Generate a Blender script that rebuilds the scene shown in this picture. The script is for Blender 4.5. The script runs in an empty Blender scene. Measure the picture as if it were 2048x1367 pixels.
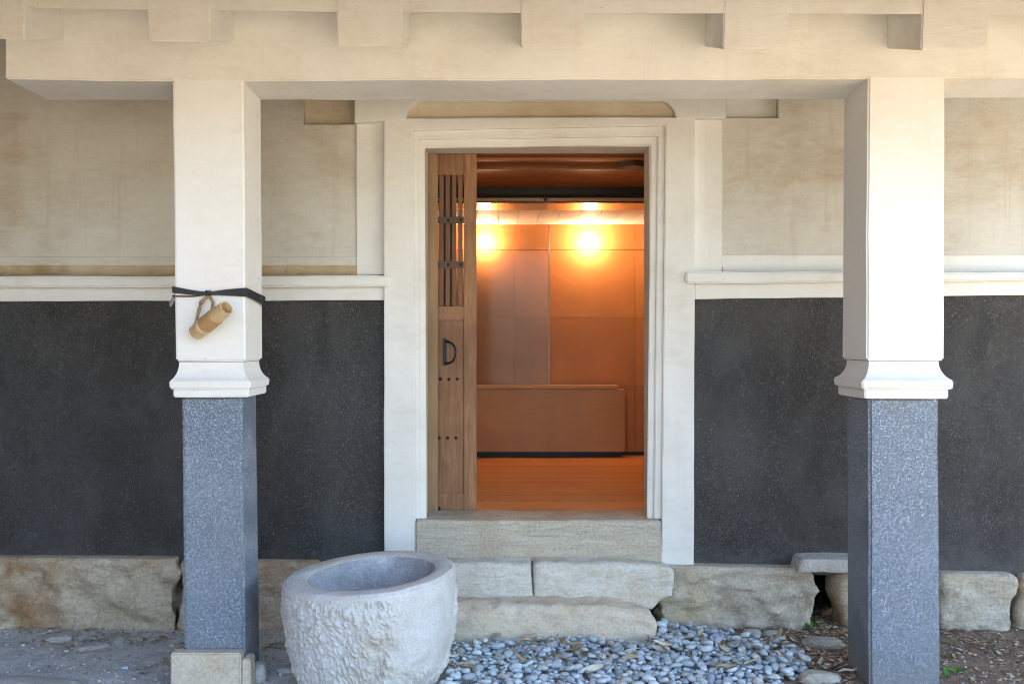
import bpy, bmesh, math, random
from mathutils import Vector, Matrix, noise

# ------------------------------------------------------------------ camera, sky, sun, exposure
F, CX, CY, H = 2090.0, 1010.0, 680.0, 1.46      # focal length in photo pixels, principal point, eye height
scene = bpy.context.scene
cam_d = bpy.data.cameras.new('camera')
cam = bpy.data.objects.new('camera', cam_d)
scene.collection.objects.link(cam)
cam.location = (0, 0, H)
cam.rotation_euler = (math.radians(90), 0, 0)
cam_d.sensor_width = 36.0
cam_d.lens = F / 2048 * 36
cam_d.shift_x = (1024 - CX) / 2048
cam_d.shift_y = -(683.5 - CY) / 2048
cam_d.clip_start = 0.05
cam_d.clip_end = 1000
scene.camera = cam

SUN_EL, SUN_ROT = math.radians(50), math.radians(38)
world = bpy.data.worlds.new('World')
scene.world = world
world.use_nodes = True
wn = world.node_tree
sky = wn.nodes.new('ShaderNodeTexSky')
sky.sky_type = 'NISHITA'
sky.sun_disc = False
sky.sun_elevation = SUN_EL
sky.sun_rotation = SUN_ROT
sky.air_density = 1.0
sky.dust_density = 1.5
sky.ozone_density = 1.3
wn.nodes['Background'].inputs['Strength'].default_value = 0.15
wn.links.new(sky.outputs[0], wn.nodes['Background'].inputs[0])

sun_d = bpy.data.lights.new('sun', 'SUN')
sun_d.energy = 3.0
sun_d.angle = math.radians(0.53)
sun_d.color = (1.0, 0.93, 0.82)
sun = bpy.data.objects.new('sun', sun_d)
scene.collection.objects.link(sun)
to_sun = Vector((math.cos(SUN_EL) * math.sin(SUN_ROT), math.cos(SUN_EL) * math.cos(SUN_ROT), math.sin(SUN_EL)))
sun.rotation_euler = (-to_sun).to_track_quat('-Z', 'Y').to_euler()
sun.location = (6, 0, 8)

vs = scene.view_settings
vs.view_transform = 'Standard'
vs.look = 'None'
vs.gamma = 1.0
vs.exposure = 2.78
scene.cycles.filter_width = 1.1
scene.cycles.use_denoising = True

# ------------------------------------------------------------------ helpers
COL = scene.collection
R = random.Random(7)

def P(px, py, D):
    """photo pixel on the plane at depth D -> world point"""
    return Vector(((px - CX) / F * D, D, H + (CY - py) / F * D))

def PX(px, D): return (px - CX) / F * D
def PZ(py, D): return H + (CY - py) / F * D
def GD(py): return H * F / (py - CY)            # depth of the ground under a pixel row
def G(px, py, z=0.0):
    d = (H - z) * F / (py - CY)
    return Vector(((px - CX) / F * d, d, z))

def fbm(p, o=4, h=1.0, lac=2.1):
    return noise.fractal(p, h, lac, o, noise_basis='PERLIN_ORIGINAL')

def smoothstep(a, b, x):
    t = max(0.0, min(1.0, (x - a) / (b - a)))
    return t * t * (3 - 2 * t)

def interp(pts, x):
    if x <= pts[0][0]: return pts[0][1]
    for (a, b), (c, d) in zip(pts, pts[1:]):
        if x <= c: return b + (d - b) * (x - a) / (c - a)
    return pts[-1][1]

def thing(name, label, cat, loc=(0, 0, 0), group=None):
    o = bpy.data.objects.new(name, None)
    COL.objects.link(o)
    o.location = loc
    o.empty_display_size = 0.1
    o['label'] = label; o['category'] = cat
    if group: o['group'] = group
    return o

def link(name, me, m=None, parent=None, smooth=None):
    ob = bpy.data.objects.new(name, me)
    COL.objects.link(ob)
    if m is not None:
        me.materials.clear(); me.materials.append(m)
    if parent is not None:
        ob.parent = parent
        if parent.type == 'EMPTY':
            ob.matrix_parent_inverse = Matrix.Translation(parent.location).inverted()
    return ob

def obj(name, bm, m, parent=None, smooth=False, sharp=35):
    bmesh.ops.recalc_face_normals(bm, faces=bm.faces)
    me = bpy.data.meshes.new(name)
    bm.to_mesh(me); bm.free()
    if smooth:
        me.polygons.foreach_set('use_smooth', [True] * len(me.polygons))
        if sharp: me.set_sharp_from_angle(angle=math.radians(sharp))
    base = None
    if parent is None:                       # origin at the foot of the thing
        xs = [v.co.x for v in me.vertices]; ys = [v.co.y for v in me.vertices]; zs = [v.co.z for v in me.vertices]
        base = Vector(((min(xs) + max(xs)) / 2, (min(ys) + max(ys)) / 2, min(zs)))
        me.transform(Matrix.Translation(-base))
    ob = link(name, me, m, parent)
    if base is not None: ob.location = base
    return ob

def tag(o, label, cat, group=None):
    o['label'] = label; o['category'] = cat
    if group: o['group'] = group
    return o

def structure(o):
    o['kind'] = 'structure'
    return o

def poly(pts, Df, Db, bevel=0.004, seg=2, cut=0.0, wob=0.0, seed=0.0, back=None):
    """polygon given in photo pixels at depth Df, extruded straight back to Db"""
    bm = bmesh.new()
    f = [bm.verts.new(P(x, y, Df)) for x, y in pts]
    if back is None:
        b = [bm.verts.new((v.co.x, Db, v.co.z)) for v in f]
    else:
        b = [bm.verts.new(P(x, y, Db)) for x, y in back]
    n = len(f)
    bm.faces.new(f)
    bm.faces.new(b[::-1])
    for i in range(n):
        bm.faces.new((f[i], b[i], b[(i + 1) % n], f[(i + 1) % n]))
    bmesh.ops.recalc_face_normals(bm, faces=bm.faces)
    if bevel:
        bmesh.ops.bevel(bm, geom=list(bm.edges), offset=bevel, segments=seg, affect='EDGES', clamp_overlap=True)
    rough(bm, cut, wob, seed)
    return bm

def rough(bm, cut, wob, seed=0.0):
    if not cut: return
    co = [v.co for v in bm.verts]
    for ax in range(3):
        lo = min(c[ax] for c in co); hi = max(c[ax] for c in co)
        lo = max(lo, -3.4); hi = min(hi, 3.4) if ax == 0 else hi
        n = int((hi - lo) / cut)
        for i in range(1, n + 1):
            pl = [0, 0, 0]; pl[ax] = lo + (hi - lo) * (i - .5) / n
            nn = [0, 0, 0]; nn[ax] = 1
            bmesh.ops.bisect_plane(bm, geom=list(bm.verts) + list(bm.edges) + list(bm.faces), plane_co=pl, plane_no=nn, dist=1e-5)
    if wob:
        for v in bm.verts:
            p = v.co * 3.2 + Vector((seed, 0, 0))
            q = v.co * 11 + Vector((seed, 5, 0))
            v.co += wob * (noise.noise_vector(p) + .35 * noise.noise_vector(q))

def rect(x0, y0, x1, y1, Df, Db, **k):
    return poly([(x0, y0), (x1, y0), (x1, y1), (x0, y1)], Df, Db, **k)

def box(x0, x1, y0, y1, z0, z1, bevel=0.0, seg=1, bm=None):
    new = bm is None
    if new: bm = bmesh.new()
    vs_ = [bm.verts.new((x, y, z)) for x in (x0, x1) for y in (y0, y1) for z in (z0, z1)]
    for i in ((0, 1, 3, 2), (4, 6, 7, 5), (0, 4, 5, 1), (2, 3, 7, 6), (0, 2, 6, 4), (1, 5, 7, 3)):
        bm.faces.new([vs_[k] for k in i])
    if new and bevel:
        bmesh.ops.recalc_face_normals(bm, faces=bm.faces)
        bmesh.ops.bevel(bm, geom=list(bm.edges), offset=bevel, segments=seg, affect='EDGES', clamp_overlap=True)
    return bm

def tube(pts, rad, n=10, bm=None, cap=True, closed=False):
    bm = bm or bmesh.new()
    pts = [Vector(p) for p in pts]
    if not isinstance(rad, (list, tuple)): rad = [rad] * len(pts)
    rings = []
    ref = None
    m = len(pts)
    for i, p in enumerate(pts):
        if closed: t = (pts[(i + 1) % m] - pts[i - 1]).normalized()
        else: t = (pts[min(i + 1, m - 1)] - pts[max(i - 1, 0)]).normalized()
        if ref is None:
            ref = t.orthogonal().normalized()
        ref = (ref - t * ref.dot(t)).normalized()
        bi = t.cross(ref)
        rings.append([bm.verts.new(p + rad[i] * (math.cos(a) * ref + math.sin(a) * bi)) for a in [2 * math.pi * k / n for k in range(n)]])
    for i in range(m if closed else m - 1):
        a, b = rings[i], rings[(i + 1) % m]
        for k in range(n):
            bm.faces.new((a[k], a[(k + 1) % n], b[(k + 1) % n], b[k]))
    if cap and not closed:
        bm.faces.new(rings[0][::-1]); bm.faces.new(rings[-1])
    return bm

def catmull(pts, sub=6):
    pts = [Vector(p) for p in pts]
    out = []
    for i in range(len(pts) - 1):
        p0 = pts[max(i - 1, 0)]; p1 = pts[i]; p2 = pts[i + 1]; p3 = pts[min(i + 2, len(pts) - 1)]
        for s in range(sub):
            t = s / sub
            out.append(.5 * ((2 * p1) + (-p0 + p2) * t + (2 * p0 - 5 * p1 + 4 * p2 - p3) * t * t + (-p0 + 3 * p1 - 3 * p2 + p3) * t ** 3))
    out.append(pts[-1])
    return out

def stone_bm(top, bot, Df, Db, step=0.018, r=0.03, amp=0.012, freq=6.0, seed=0.0, ridge=0.0, flat_top=False):
    """quarried block: outline between two pixel polylines, rounded arrises, broken face"""
    u0 = min(top[0][0], bot[0][0]); 
    w = abs(PX(top[-1][0], Df) - PX(top[0][0], Df)); h = abs(PZ(top[0][1], Df) - PZ(bot[0][1], Df)); d = Db - Df
    nx, nz, nd = max(4, int(w / step)), max(4, int(h / step)), max(3, int(d / (step * 1.5)))
    hx, hz, hy = w / 2, h / 2, d / 2
    r = min(r, hx * .9, hz * .9, hy * .9)
    bm = bmesh.new()
    cache = {}
    def vert(i, j, k):
        key = (i, j, k)
        if key in cache: return cache[key]
        a, b, c = 2 * i / nx - 1, 2 * j / nz - 1, 2 * k / nd - 1
        p = Vector((a * hx, c * hy, b * hz))
        q = Vector((max(-hx + r, min(hx - r, p.x)), max(-hy + r, min(hy - r, p.y)), max(-hz + r, min(hz - r, p.z))))
        dv = p - q
        if dv.length > 1e-9:
            nrm = dv.normalized(); p = q + nrm * r
        else:
            nrm = Vector((0, -1, 0))
        u = (p.x / hx + 1) / 2; v = (p.z / hz + 1) / 2
        tx = top[0][0] + (top[-1][0] - top[0][0]) * u; bx = bot[0][0] + (bot[-1][0] - bot[0][0]) * u
        ty = interp(top, tx); by = interp(bot, bx)
        X = PX(bx + (tx - bx) * v, Df); Z = PZ(by + (ty - by) * v, Df); Y = (Df + Db) / 2 + p.y
        co = Vector((X, Y, Z))
        s = Vector((seed * 7.3, seed * 3.1, seed))
        n1 = fbm(co * freq + s, 5)
        dsp = amp * n1 + amp * .45 * (.45 - abs(fbm(co * freq * 3.1 + s * 2, 4))) + amp * .22 * fbm(co * freq * 9 + s, 3)
        if ridge:
            rp = Vector((co.x * freq * 1.4 + co.z * freq * 1.1, co.y * freq, co.z * freq * 2.2 - co.x * freq * .5)) + s
            dsp += ridge * (noise.hetero_terrain(rp, .9, 2.2, 4, .6) - .8) * .5
            dsp -= ridge * 1.2 * max(0, .35 - noise.voronoi(co * freq * 1.1 + s)[0][1] + noise.voronoi(co * freq * 1.1 + s)[0][0])
        if flat_top: nrm = Vector((nrm.x, nrm.y, min(nrm.z, 0.0) if v > .5 else nrm.z)); dsp *= 1 - .8 * smoothstep(.8, 1, v)
        co += nrm * dsp
        co += .4 * amp * (1 - (smoothstep(.6, 1, v) if flat_top else 0)) * noise.noise_vector(co * freq * .7 + s)
        vv = bm.verts.new(co); cache[key] = vv
        return vv
    def face(a, b, c, d_):
        bm.faces.new((vert(*a), vert(*b), vert(*c), vert(*d_)))
    for i in range(nx):
        for j in range(nz):
            for k in (0, nd): face((i, j, k), (i + 1, j, k), (i + 1, j + 1, k), (i, j + 1, k))
    for i in range(nx):
        for k in range(nd):
            for j in (0, nz): face((i, j, k), (i + 1, j, k), (i + 1, j, k + 1), (i, j, k + 1))
    for j in range(nz):
        for k in range(nd):
            for i in (0, nx): face((i, j, k), (i, j + 1, k), (i, j + 1, k + 1), (i, j, k + 1))
    return bm

# ------------------------------------------------------------------ materials
class NT:
    def __init__(s, name):
        s.m = bpy.data.materials.new(name); s.m.use_nodes = True
        s.t = s.m.node_tree; s.b = s.t.nodes['Principled BSDF']
        s.geo = None
    def n(s, typ, **kw):
        nd = s.t.nodes.new(typ)
        for k, v in kw.items(): setattr(nd, k, v)
        return nd
    def l(s, a, b): s.t.links.new(a, b)
    def pos(s, scale=(1, 1, 1), rot=(0, 0, 0), space='world'):
        if space == 'world': src = s.n('ShaderNodeNewGeometry').outputs['Position']
        else: src = s.n('ShaderNodeTexCoord').outputs['Object']
        mp = s.n('ShaderNodeMapping'); mp.inputs['Scale'].default_value = scale; mp.inputs['Rotation'].default_value = rot
        s.l(src, mp.inputs[0]); return mp.outputs[0]
    def noise(s, vec, scale, detail=6, rough=.6, dist=0.0):
        nd = s.n('ShaderNodeTexNoise'); nd.inputs['Scale'].default_value = scale; nd.inputs['Detail'].default_value = detail
        nd.inputs['Roughness'].default_value = rough; nd.inputs['Distortion'].default_value = dist
        s.l(vec, nd.inputs['Vector']); return nd.outputs[0]
    def ramp(s, fac, stops):
        nd = s.n('ShaderNodeValToRGB'); e = nd.color_ramp.elements
        while len(e) < len(stops): e.new(0.5)
        for el, (p, c) in zip(e, stops):
            el.position = p; el.color = (c, c, c, 1) if isinstance(c, (int, float)) else (*c, 1)
        s.l(fac, nd.inputs[0]); return nd.outputs[0]
    def mix(s, fac, a, b, typ='MIX'):
        nd = s.n('ShaderNodeMix', data_type='RGBA', blend_type=typ)
        for sock, v in ((nd.inputs[0], fac), (nd.inputs[6], a), (nd.inputs[7], b)):
            if isinstance(v, (int, float)): sock.default_value = v
            elif isinstance(v, (tuple, list)): sock.default_value = (*v, 1)
            else: s.l(v, sock)
        return nd.outputs[2]
    def math(s, op, a, b=0.0):
        nd = s.n('ShaderNodeMath', operation=op)
        for sock, v in ((nd.inputs[0], a), (nd.inputs[1], b)):
            if isinstance(v, (int, float)): sock.default_value = v
            else: s.l(v, sock)
        return nd.outputs[0]
    def bump(s, h, strength, dist=.01, normal=None):
        nd = s.n('ShaderNodeBump'); nd.inputs['Strength'].default_value = strength; nd.inputs['Distance'].default_value = dist
        s.l(h, nd.inputs['Height'])
        if normal: s.l(normal, nd.inputs['Normal'])
        return nd.outputs[0]
    def out(s, color=None, rough=.8, normal=None, spec=None):
        if color is not None:
            if isinstance(color, tuple): s.b.inputs['Base Color'].default_value = (*color, 1)
            else: s.l(color, s.b.inputs['Base Color'])
        if isinstance(rough, (int, float)): s.b.inputs['Roughness'].default_value = rough
        else: s.l(rough, s.b.inputs['Roughness'])
        if normal: s.l(normal, s.b.inputs['Normal'])
        if spec is not None: s.b.inputs['Specular IOR Level'].default_value = spec
        return s.m

def plaster(name, c_clean, c_dirty, c_stain, stain=.35, dirty=(.38, .68), bump=.25):
    t = NT(name)
    w = t.pos()
    big = t.noise(w, 1.7, 5, .62, .4)
    mid = t.noise(t.pos((1, 1, 2.2)), 5.5, 6, .65, .3)
    fine = t.noise(w, 130, 4, .7)
    trowel = t.noise(t.pos((3, 3, 14)), 4, 5, .6, .5)
    c = t.mix(t.ramp(big, [(dirty[0], 0.0), (dirty[1], 1.0)]), c_clean, c_dirty)
    st = t.ramp(t.math('MULTIPLY', mid, big), [(.25, 0.0), (.42, 1.0)])
    c = t.mix(t.math('MULTIPLY', st, stain), c, c_stain)
    c = t.mix(.16, c, t.ramp(fine, [(.3, .25), (.7, .8)]), 'OVERLAY')
    c = t.mix(.10, c, t.ramp(trowel, [(.3, .2), (.7, .8)]), 'OVERLAY')
    # rain streaks
    strk = t.noise(t.pos((22, 22, 1.1)), 1.0, 5, .6, .2)
    c = t.mix(t.math('MULTIPLY', t.ramp(strk, [(.56, 0.0), (.72, 1.0)]), t.math('MULTIPLY', stain, .55)), c, c_stain)
    # flyspecks and pits
    vo = t.n('ShaderNodeTexVoronoi'); vo.inputs['Scale'].default_value = 7.0
    t.l(w, vo.inputs['Vector'])
    pit = t.math('LESS_THAN', vo.outputs['Distance'], .022)
    c = t.mix(t.math('MULTIPLY', pit, .45), c, (.12, .10, .08))
    h = t.math('ADD', t.math('MULTIPLY', trowel, .8), t.math('ADD', t.math('MULTIPLY', fine, .25), t.math('MULTIPLY', mid, 1.0)))
    return t.out(c, .85, t.bump(h, bump, .006), .25)

M = {}
M['plaster_wall'] = plaster('weathered_lime_plaster', (.60, .575, .505), (.51, .465, .385), (.42, .34, .235), .6)
M['plaster_trim'] = plaster('clean_lime_plaster', (.76, .75, .70), (.70, .68, .615), (.55, .485, .38), .28)
M['plaster_post'] = plaster('white_lime_plaster', (.79, .785, .745), (.755, .74, .69), (.66, .595, .48), .2)
M['plaster_ochre'] = plaster('ochre_stained_plaster', (.62, .54, .41), (.54, .45, .32), (.44, .34, .21), .5)
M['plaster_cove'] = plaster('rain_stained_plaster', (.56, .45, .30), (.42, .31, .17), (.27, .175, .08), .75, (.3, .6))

def grit(name, base, lift, speck, scale=150, dens=.62, size=.30, rough=.75, dust=(.12, .11, .10), foot=0.0):
    t = NT(name)
    w = t.pos()
    c = t.mix(t.ramp(t.noise(w, 2.2, 5, .6), [(.35, 0.0), (.68, 1.0)]), base, lift)
    c = t.mix(.5, c, t.ramp(t.noise(w, 90, 3, .7), [(.3, .3), (.7, .7)]), 'OVERLAY')
    for sc, dn, sz in ((scale, dens, size), (scale * 1.9, dens - .12, size * 1.1)):
        vo = t.n('ShaderNodeTexVoronoi'); vo.inputs['Scale'].default_value = sc
        t.l(w, vo.inputs['Vector'])
        sep = t.n('ShaderNodeSeparateColor'); t.l(vo.outputs['Color'], sep.inputs[0])
        on = t.math('MULTIPLY', t.math('LESS_THAN', vo.outputs['Distance'], sz), t.math('GREATER_THAN', sep.outputs[0], dn))
        on = t.math('MULTIPLY', on, t.math('ADD', .35, t.math('MULTIPLY', sep.outputs[1], .65)))
        c = t.mix(on, c, speck)
    sz = t.n('ShaderNodeSeparateXYZ'); t.l(w, sz.inputs[0])
    blot = t.noise(t.pos((1, 1, .6)), 3.3, 6, .7, .8)
    c = t.mix(t.math('MULTIPLY', t.ramp(blot, [(.44, 0.0), (.72, 1.0)]), .32), c, dust)
    splash = t.math('ADD', t.math('MULTIPLY', sz.outputs['Z'], 1 / .22), t.math('MULTIPLY', t.math('SUBTRACT', t.noise(w, 16, 5, .65), .5), 1.6))
    c = t.mix(t.math('MULTIPLY', t.ramp(t.math('SUBTRACT', splash, foot), [(.1, 1.0), (.95, 0.0)]), .55), c, dust)
    h = t.noise(w, 220, 3, .7)
    h2 = t.noise(w, 14, 4, .6)
    return t.out(c, rough, t.bump(t.math('ADD', h, t.math('MULTIPLY', h2, 1.5)), .35, .004), .35)

M['dark_wall'] = grit('black_washed_plaster', (.024, .022, .020), (.042, .042, .041), (.28, .27, .25), 190, .80, .30, dust=(.105, .10, .092), foot=1.0)
M['grit_post'] = grit('grey_terrazzo', (.12, .15, .19), (.152, .187, .23), (.78, .82, .85), 185, .66, .34, dust=(.22, .21, .195))

def rockmat(name, c1, c2, c3, scale=5.0, bump=.6, fine=60, streak=(1, 1, 3), speck=None):
    t = NT(name)
    w = t.pos()
    n1 = t.noise(t.pos(streak, (0, .5, 0)), scale, 8, .65, .6)
    n2 = t.noise(w, scale * .45, 5, .6, .3)
    n3 = t.noise(w, fine, 6, .75)
    c = t.mix(t.ramp(n1, [(.34, 0.0), (.66, 1.0)]), c1, c2)
    c = t.mix(t.ramp(n2, [(.50, 0.0), (.72, 1.0)]), c, c3)
    c = t.mix(.45, c, t.ramp(n3, [(.28, .15), (.72, .85)]), 'OVERLAY')
    if speck:
        c = t.mix(t.ramp(t.noise(w, 190, 3, .8), [(.56, 0.0), (.66, .75)]), c, speck)
    h = t.math('ADD', t.math('MULTIPLY', n1, 1.4), t.math('MULTIPLY', n3, .55))
    return t.out(c, .88, t.bump(h, bump, .015), .25)

M['stone_foot'] = rockmat('brown_sandstone', (.44, .355, .24), (.60, .51, .38), (.37, .22, .11), 6, .9)
M['stone_green'] = rockmat('grey_green_sandstone', (.39, .335, .25), (.55, .49, .395), (.46, .36, .23), 6, .9)
M['stone_step'] = rockmat('pale_step_stone', (.60, .555, .455), (.71, .675, .585), (.54, .44, .31), 6, .75, 70, (1, 1, 5))
M['stone_lower'] = rockmat('tan_step_stone', (.62, .50, .36), (.70, .61, .48), (.56, .37, .22), 4, .7, 80)
M['granite'] = rockmat('pale_granite', (.60, .585, .54), (.70, .69, .66), (.54, .48, .38), 7, .8, 110, (1, 1, 1), (.40, .38, .34))
M['granite_bowl'] = rockmat('grey_granite_bowl', (.28, .28, .285), (.40, .40, .41), (.62, .62, .63), 9, .4, 90, (1, 1, 1), (.42, .42, .44))
M['flagstone'] = rockmat('grey_flagstone', (.44, .42, .385), (.54, .52, .47), (.48, .42, .34), 7, .8, 80, (1, 1, 1))
M['block'] = rockmat('buff_stone_block', (.56, .47, .34), (.62, .55, .43), (.46, .36, .23), 5, .25, 70, (1, 1, 1))

def wood(name, c1, c2, c3, axis='x', scale=6, rough=.55, bump=.25, spec=.4, stretch=14):
    t = NT(name)
    s = {'x': (1, stretch, stretch), 'z': (stretch, stretch, 1), 'y': (stretch, 1, stretch)}[axis]
    v = t.pos(s)
    g = t.noise(v, scale * .5, 8, .65, 1.2)
    big = t.noise(t.pos(), 2.5, 4, .6)
    oi = t.n('ShaderNodeObjectInfo')
    c = t.mix(t.ramp(g, [(.32, 0.0), (.68, 1.0)]), c1, c2)
    c = t.mix(t.ramp(big, [(.42, 0.0), (.75, .8)]), c, c3)
    hsv = t.n('ShaderNodeHueSaturation'); t.l(c, hsv.inputs['Color'])
    t.l(t.math('ADD', .85, t.math('MULTIPLY', oi.outputs['Random'], .3)), hsv.inputs['Value'])
    return t.out(hsv.outputs[0], rough, t.bump(g, bump, .004), spec)

M['wood_door'] = wood('worn_brown_door_wood', (.21, .098, .042), (.36, .185, .088), (.13, .058, .026), 'z', 7, .65, .5)
M['wood_slat'] = wood('dark_lattice_wood', (.13, .062, .032), (.21, .105, .055), (.10, .048, .025), 'z', 5, .65)
M['wood_dark'] = wood('smoked_dark_wood', (.07, .035, .018), (.13, .065, .03), (.05, .025, .014), 'x', 5, .55)
M['wood_ceiling'] = wood('reddish_ceiling_board', (.26, .10, .034), (.31, .12, .042), (.22, .08, .027), 'x', 5, .55, .04, .3, 30)
M['wood_floor'] = wood('polished_floorboard', (.50, .18, .038), (.60, .25, .06), (.42, .145, .03), 'x', 6, .32, .12, .5)
M['wood_panel'] = wood('orange_plywood', (.52, .215, .065), (.58, .25, .08), (.46, .185, .054), 'x', 3, .5, .05, .4, 4)
M['wood_cabinet'] = wood('plywood_cabinet', (.58, .29, .09), (.66, .345, .12), (.52, .25, .075), 'x', 4, .42, .06, .4, 6)
M['wood_sill'] = wood('weathered_grey_sill', (.50, .435, .32), (.60, .54, .42), (.48, .365, .24), 'x', 5, .8, .35, .25)
M['sill'] = rockmat('weathered_sill', (.47, .42, .32), (.60, .55, .44), (.45, .36, .25), 5, .8, 70, (1, 1, 9))
M['wood_jamb'] = wood('yellowish_jamb_wood', (.24, .145, .07), (.32, .20, .10), (.19, .11, .055), 'z', 5, .6)

def plain(name, c, rough=.6, metal=0.0, spec=.4, var=.0, bump=0.0, bscale=80):
    t = NT(name)
    t.b.inputs['Metallic'].default_value = metal
    w = t.pos()
    nz = t.noise(w, bscale, 5, .65)
    col = t.mix(var, c, t.ramp(nz, [(.3, .15), (.7, .85)]), 'OVERLAY')
    return t.out(col, rough, t.bump(nz, bump, .003) if bump else None, spec)

M['iron'] = plain('black_iron', (.022, .020, .018), .5, .6, .5, .4, .3, 60)
M['black'] = plain('black_board', (.012, .010, .008), .5, 0, .4, .3, .1)
M['gloss_dark'] = plain('dark_glossy_panel', (.028, .016, .008), .16, 0, .6, .2, .02)
M['tile_white'] = plain('pale_ceiling_tile', (.72, .66, .58), .7, 0, .3, .15, .05)
M['rail_wood'] = plain('varnished_rail', (.45, .30, .17), .3, 0, .5, .2, .05)
M['under'] = plain('dark_earth_fill', (.035, .028, .022), .95, 0, .1, .4, .4)
M['roof'] = plain('grey_roof_tile', (.10, .10, .105), .6, 0, .4, .3, .3, 20)
M['rope'] = plain('black_hemp_rope', (.055, .054, .058), .85, 0, .2, .6, .7, 300)
M['rope_end'] = plain('frayed_grey_rope', (.20, .20, .18), .9, 0, .2, .6, .7, 300)

t = NT('bamboo')
g = t.noise(t.pos((6, 6, 6), space='obj'), 6, 5, .6, .6)
c = t.mix(t.ramp(g, [(.35, 0.0), (.7, 1.0)]), (.62, .46, .25), (.48, .31, .14))
M['bamboo'] = t.out(c, .42, t.bump(g, .1, .002), .5)
t = NT('rattan_binding')
g = t.noise(t.pos(), 90, 4, .6)
M['rattan'] = t.out(t.mix(g, (.30, .17, .07), (.52, .33, .16)), .65, t.bump(g, .3, .002), .3)
t = NT('vine')
g = t.noise(t.pos(), 70, 5, .7)
M['vine'] = t.out(t.mix(t.ramp(g, [(.3, 0.0), (.7, 1.0)]), (.22, .12, .06), (.42, .27, .14)), .75, t.bump(g, .5, .003), .3)

t = NT('lamp_globe')
t.b.inputs['Base Color'].default_value = (.9, .9, .85, 1)
t.b.inputs['Emission Color'].default_value = (1.0, .62, .36, 1)
t.b.inputs['Emission Strength'].default_value = 32.0
M['lamp'] = t.out(None, .4)
M['lamp_base'] = plain('brass_lamp_base', (.35, .24, .12), .4, .7, .5)

t = NT('display_glass')
tr = t.n('ShaderNodeBsdfTransparent'); gl = t.n('ShaderNodeBsdfGlossy'); gl.inputs['Roughness'].default_value = .10; gl.inputs['Color'].default_value = (.25, .23, .26, 1)
fr = t.n('ShaderNodeFresnel'); fr.inputs['IOR'].default_value = 1.5
mx = t.n('ShaderNodeMixShader'); t.l(fr.outputs[0], mx.inputs[0]); t.l(tr.outputs[0], mx.inputs[1]); t.l(gl.outputs[0], mx.inputs[2])
tr.inputs[0].default_value = (.94, .95, .94, 1)
t.l(mx.outputs[0], t.t.nodes['Material Output'].inputs['Surface'])
M['glass'] = t.m

def instanced(name, stops, rough=.5, bump=.15, nscale=40, spec=.4):
    """colour varies from object to object"""
    t = NT(name)
    oi = t.n('ShaderNodeObjectInfo')
    nz = t.noise(t.pos(), nscale, 5, .65)
    c = t.ramp(oi.outputs['Random'], stops)
    c = t.mix(.4, c, t.ramp(nz, [(.3, .2), (.7, .8)]), 'OVERLAY')
    return t.out(c, rough, t.bump(nz, bump, .003), spec)
PEB = [(0, (.30, .355, .39)), (.3, (.42, .485, .52)), (.55, (.53, .60, .625)), (.8, (.63, .69, .70)), (.9, (.46, .51, .51)), (1, (.52, .48, .40))]
M['pebble'] = instanced('blue_grey_pebble', PEB, .55, .12)
def islands(name, stops, rough=.6, nscale=60):
    t = NT(name)
    ge = t.n('ShaderNodeNewGeometry')
    nz = t.noise(t.pos(), nscale, 5, .65)
    c = t.ramp(ge.outputs['Random Per Island'], stops)
    c = t.mix(.4, c, t.ramp(nz, [(.3, .2), (.7, .8)]), 'OVERLAY')
    return t.out(c, rough, t.bump(nz, .15, .003), .35)
M['pebble_far'] = islands('blue_grey_pebbles', PEB, .55, 40)
M['leaf'] = instanced('dry_leaf', [(0, (.62, .54, .40)), (.3, (.76, .70, .55)), (.55, (.50, .34, .20)), (.75, (.68, .55, .36)), (1, (.82, .79, .68))], .6, .3, 120)
M['litter'] = islands('leaf_litter', [(0, (.15, .085, .055)), (.3, (.24, .14, .085)), (.55, (.33, .215, .13)), (.8, (.44, .33, .21)), (1, (.56, .48, .35))], .8)
M['litter_pale'] = islands('dry_grass_litter', [(0, (.16, .12, .08)), (.4, (.26, .20, .12)), (.7, (.40, .33, .21)), (1, (.50, .45, .34))], .8)
M['green'] = instanced('fresh_green_leaf', [(0, (.12, .32, .05)), (1, (.20, .42, .07))], .45, .2, 60)
M['loose'] = instanced('loose_stone', [(0, (.30, .28, .23)), (.5, (.38, .355, .29)), (1, (.44, .40, .32))], .85, .6, 30)
M['shell'] = plain('pale_blue_chip', (.42, .55, .68), .3, 0, .5, .2)

# ground: grey earth to the left, brown mulch to the right, pale courtyard gravel away from the house
t = NT('earth')
w = t.pos()
sx = t.n('ShaderNodeSeparateXYZ'); t.l(w, sx.inputs[0])
n_lo = t.noise(w, 1.6, 5, .6); n_mid = t.noise(w, 9, 6, .65); n_hi = t.noise(w, 85, 6, .75); n_x = t.noise(w, 240, 3, .8)
grey = t.mix(t.ramp(n_mid, [(.35, 0.0), (.65, 1.0)]), (.52, .495, .465), (.66, .635, .60))
brown = t.mix(t.ramp(n_mid, [(.35, 0.0), (.65, 1.0)]), (.15, .105, .075), (.25, .185, .135))
side = t.math('ADD', sx.outputs['X'], t.math('MULTIPLY', t.math('SUBTRACT', n_lo, .5), 1.2))
c = t.mix(t.ramp(t.math('MULTIPLY', t.math('ADD', side, 1.0), .5), [(.52, 0.0), (.85, 1.0)]), grey, brown)
near = t.math('ADD', sx.outputs['Y'], t.math('MULTIPLY', n_lo, .6))
yard = t.mix(n_hi, (.36, .285, .19), (.46, .375, .26))
c = t.mix(t.ramp(t.math('MULTIPLY', near, .1), [(.36, 1.0), (.42, 0.0)]), c, yard)
c = t.mix(.5, c, t.ramp(n_hi, [(.28, .15), (.72, .85)]), 'OVERLAY')
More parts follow.
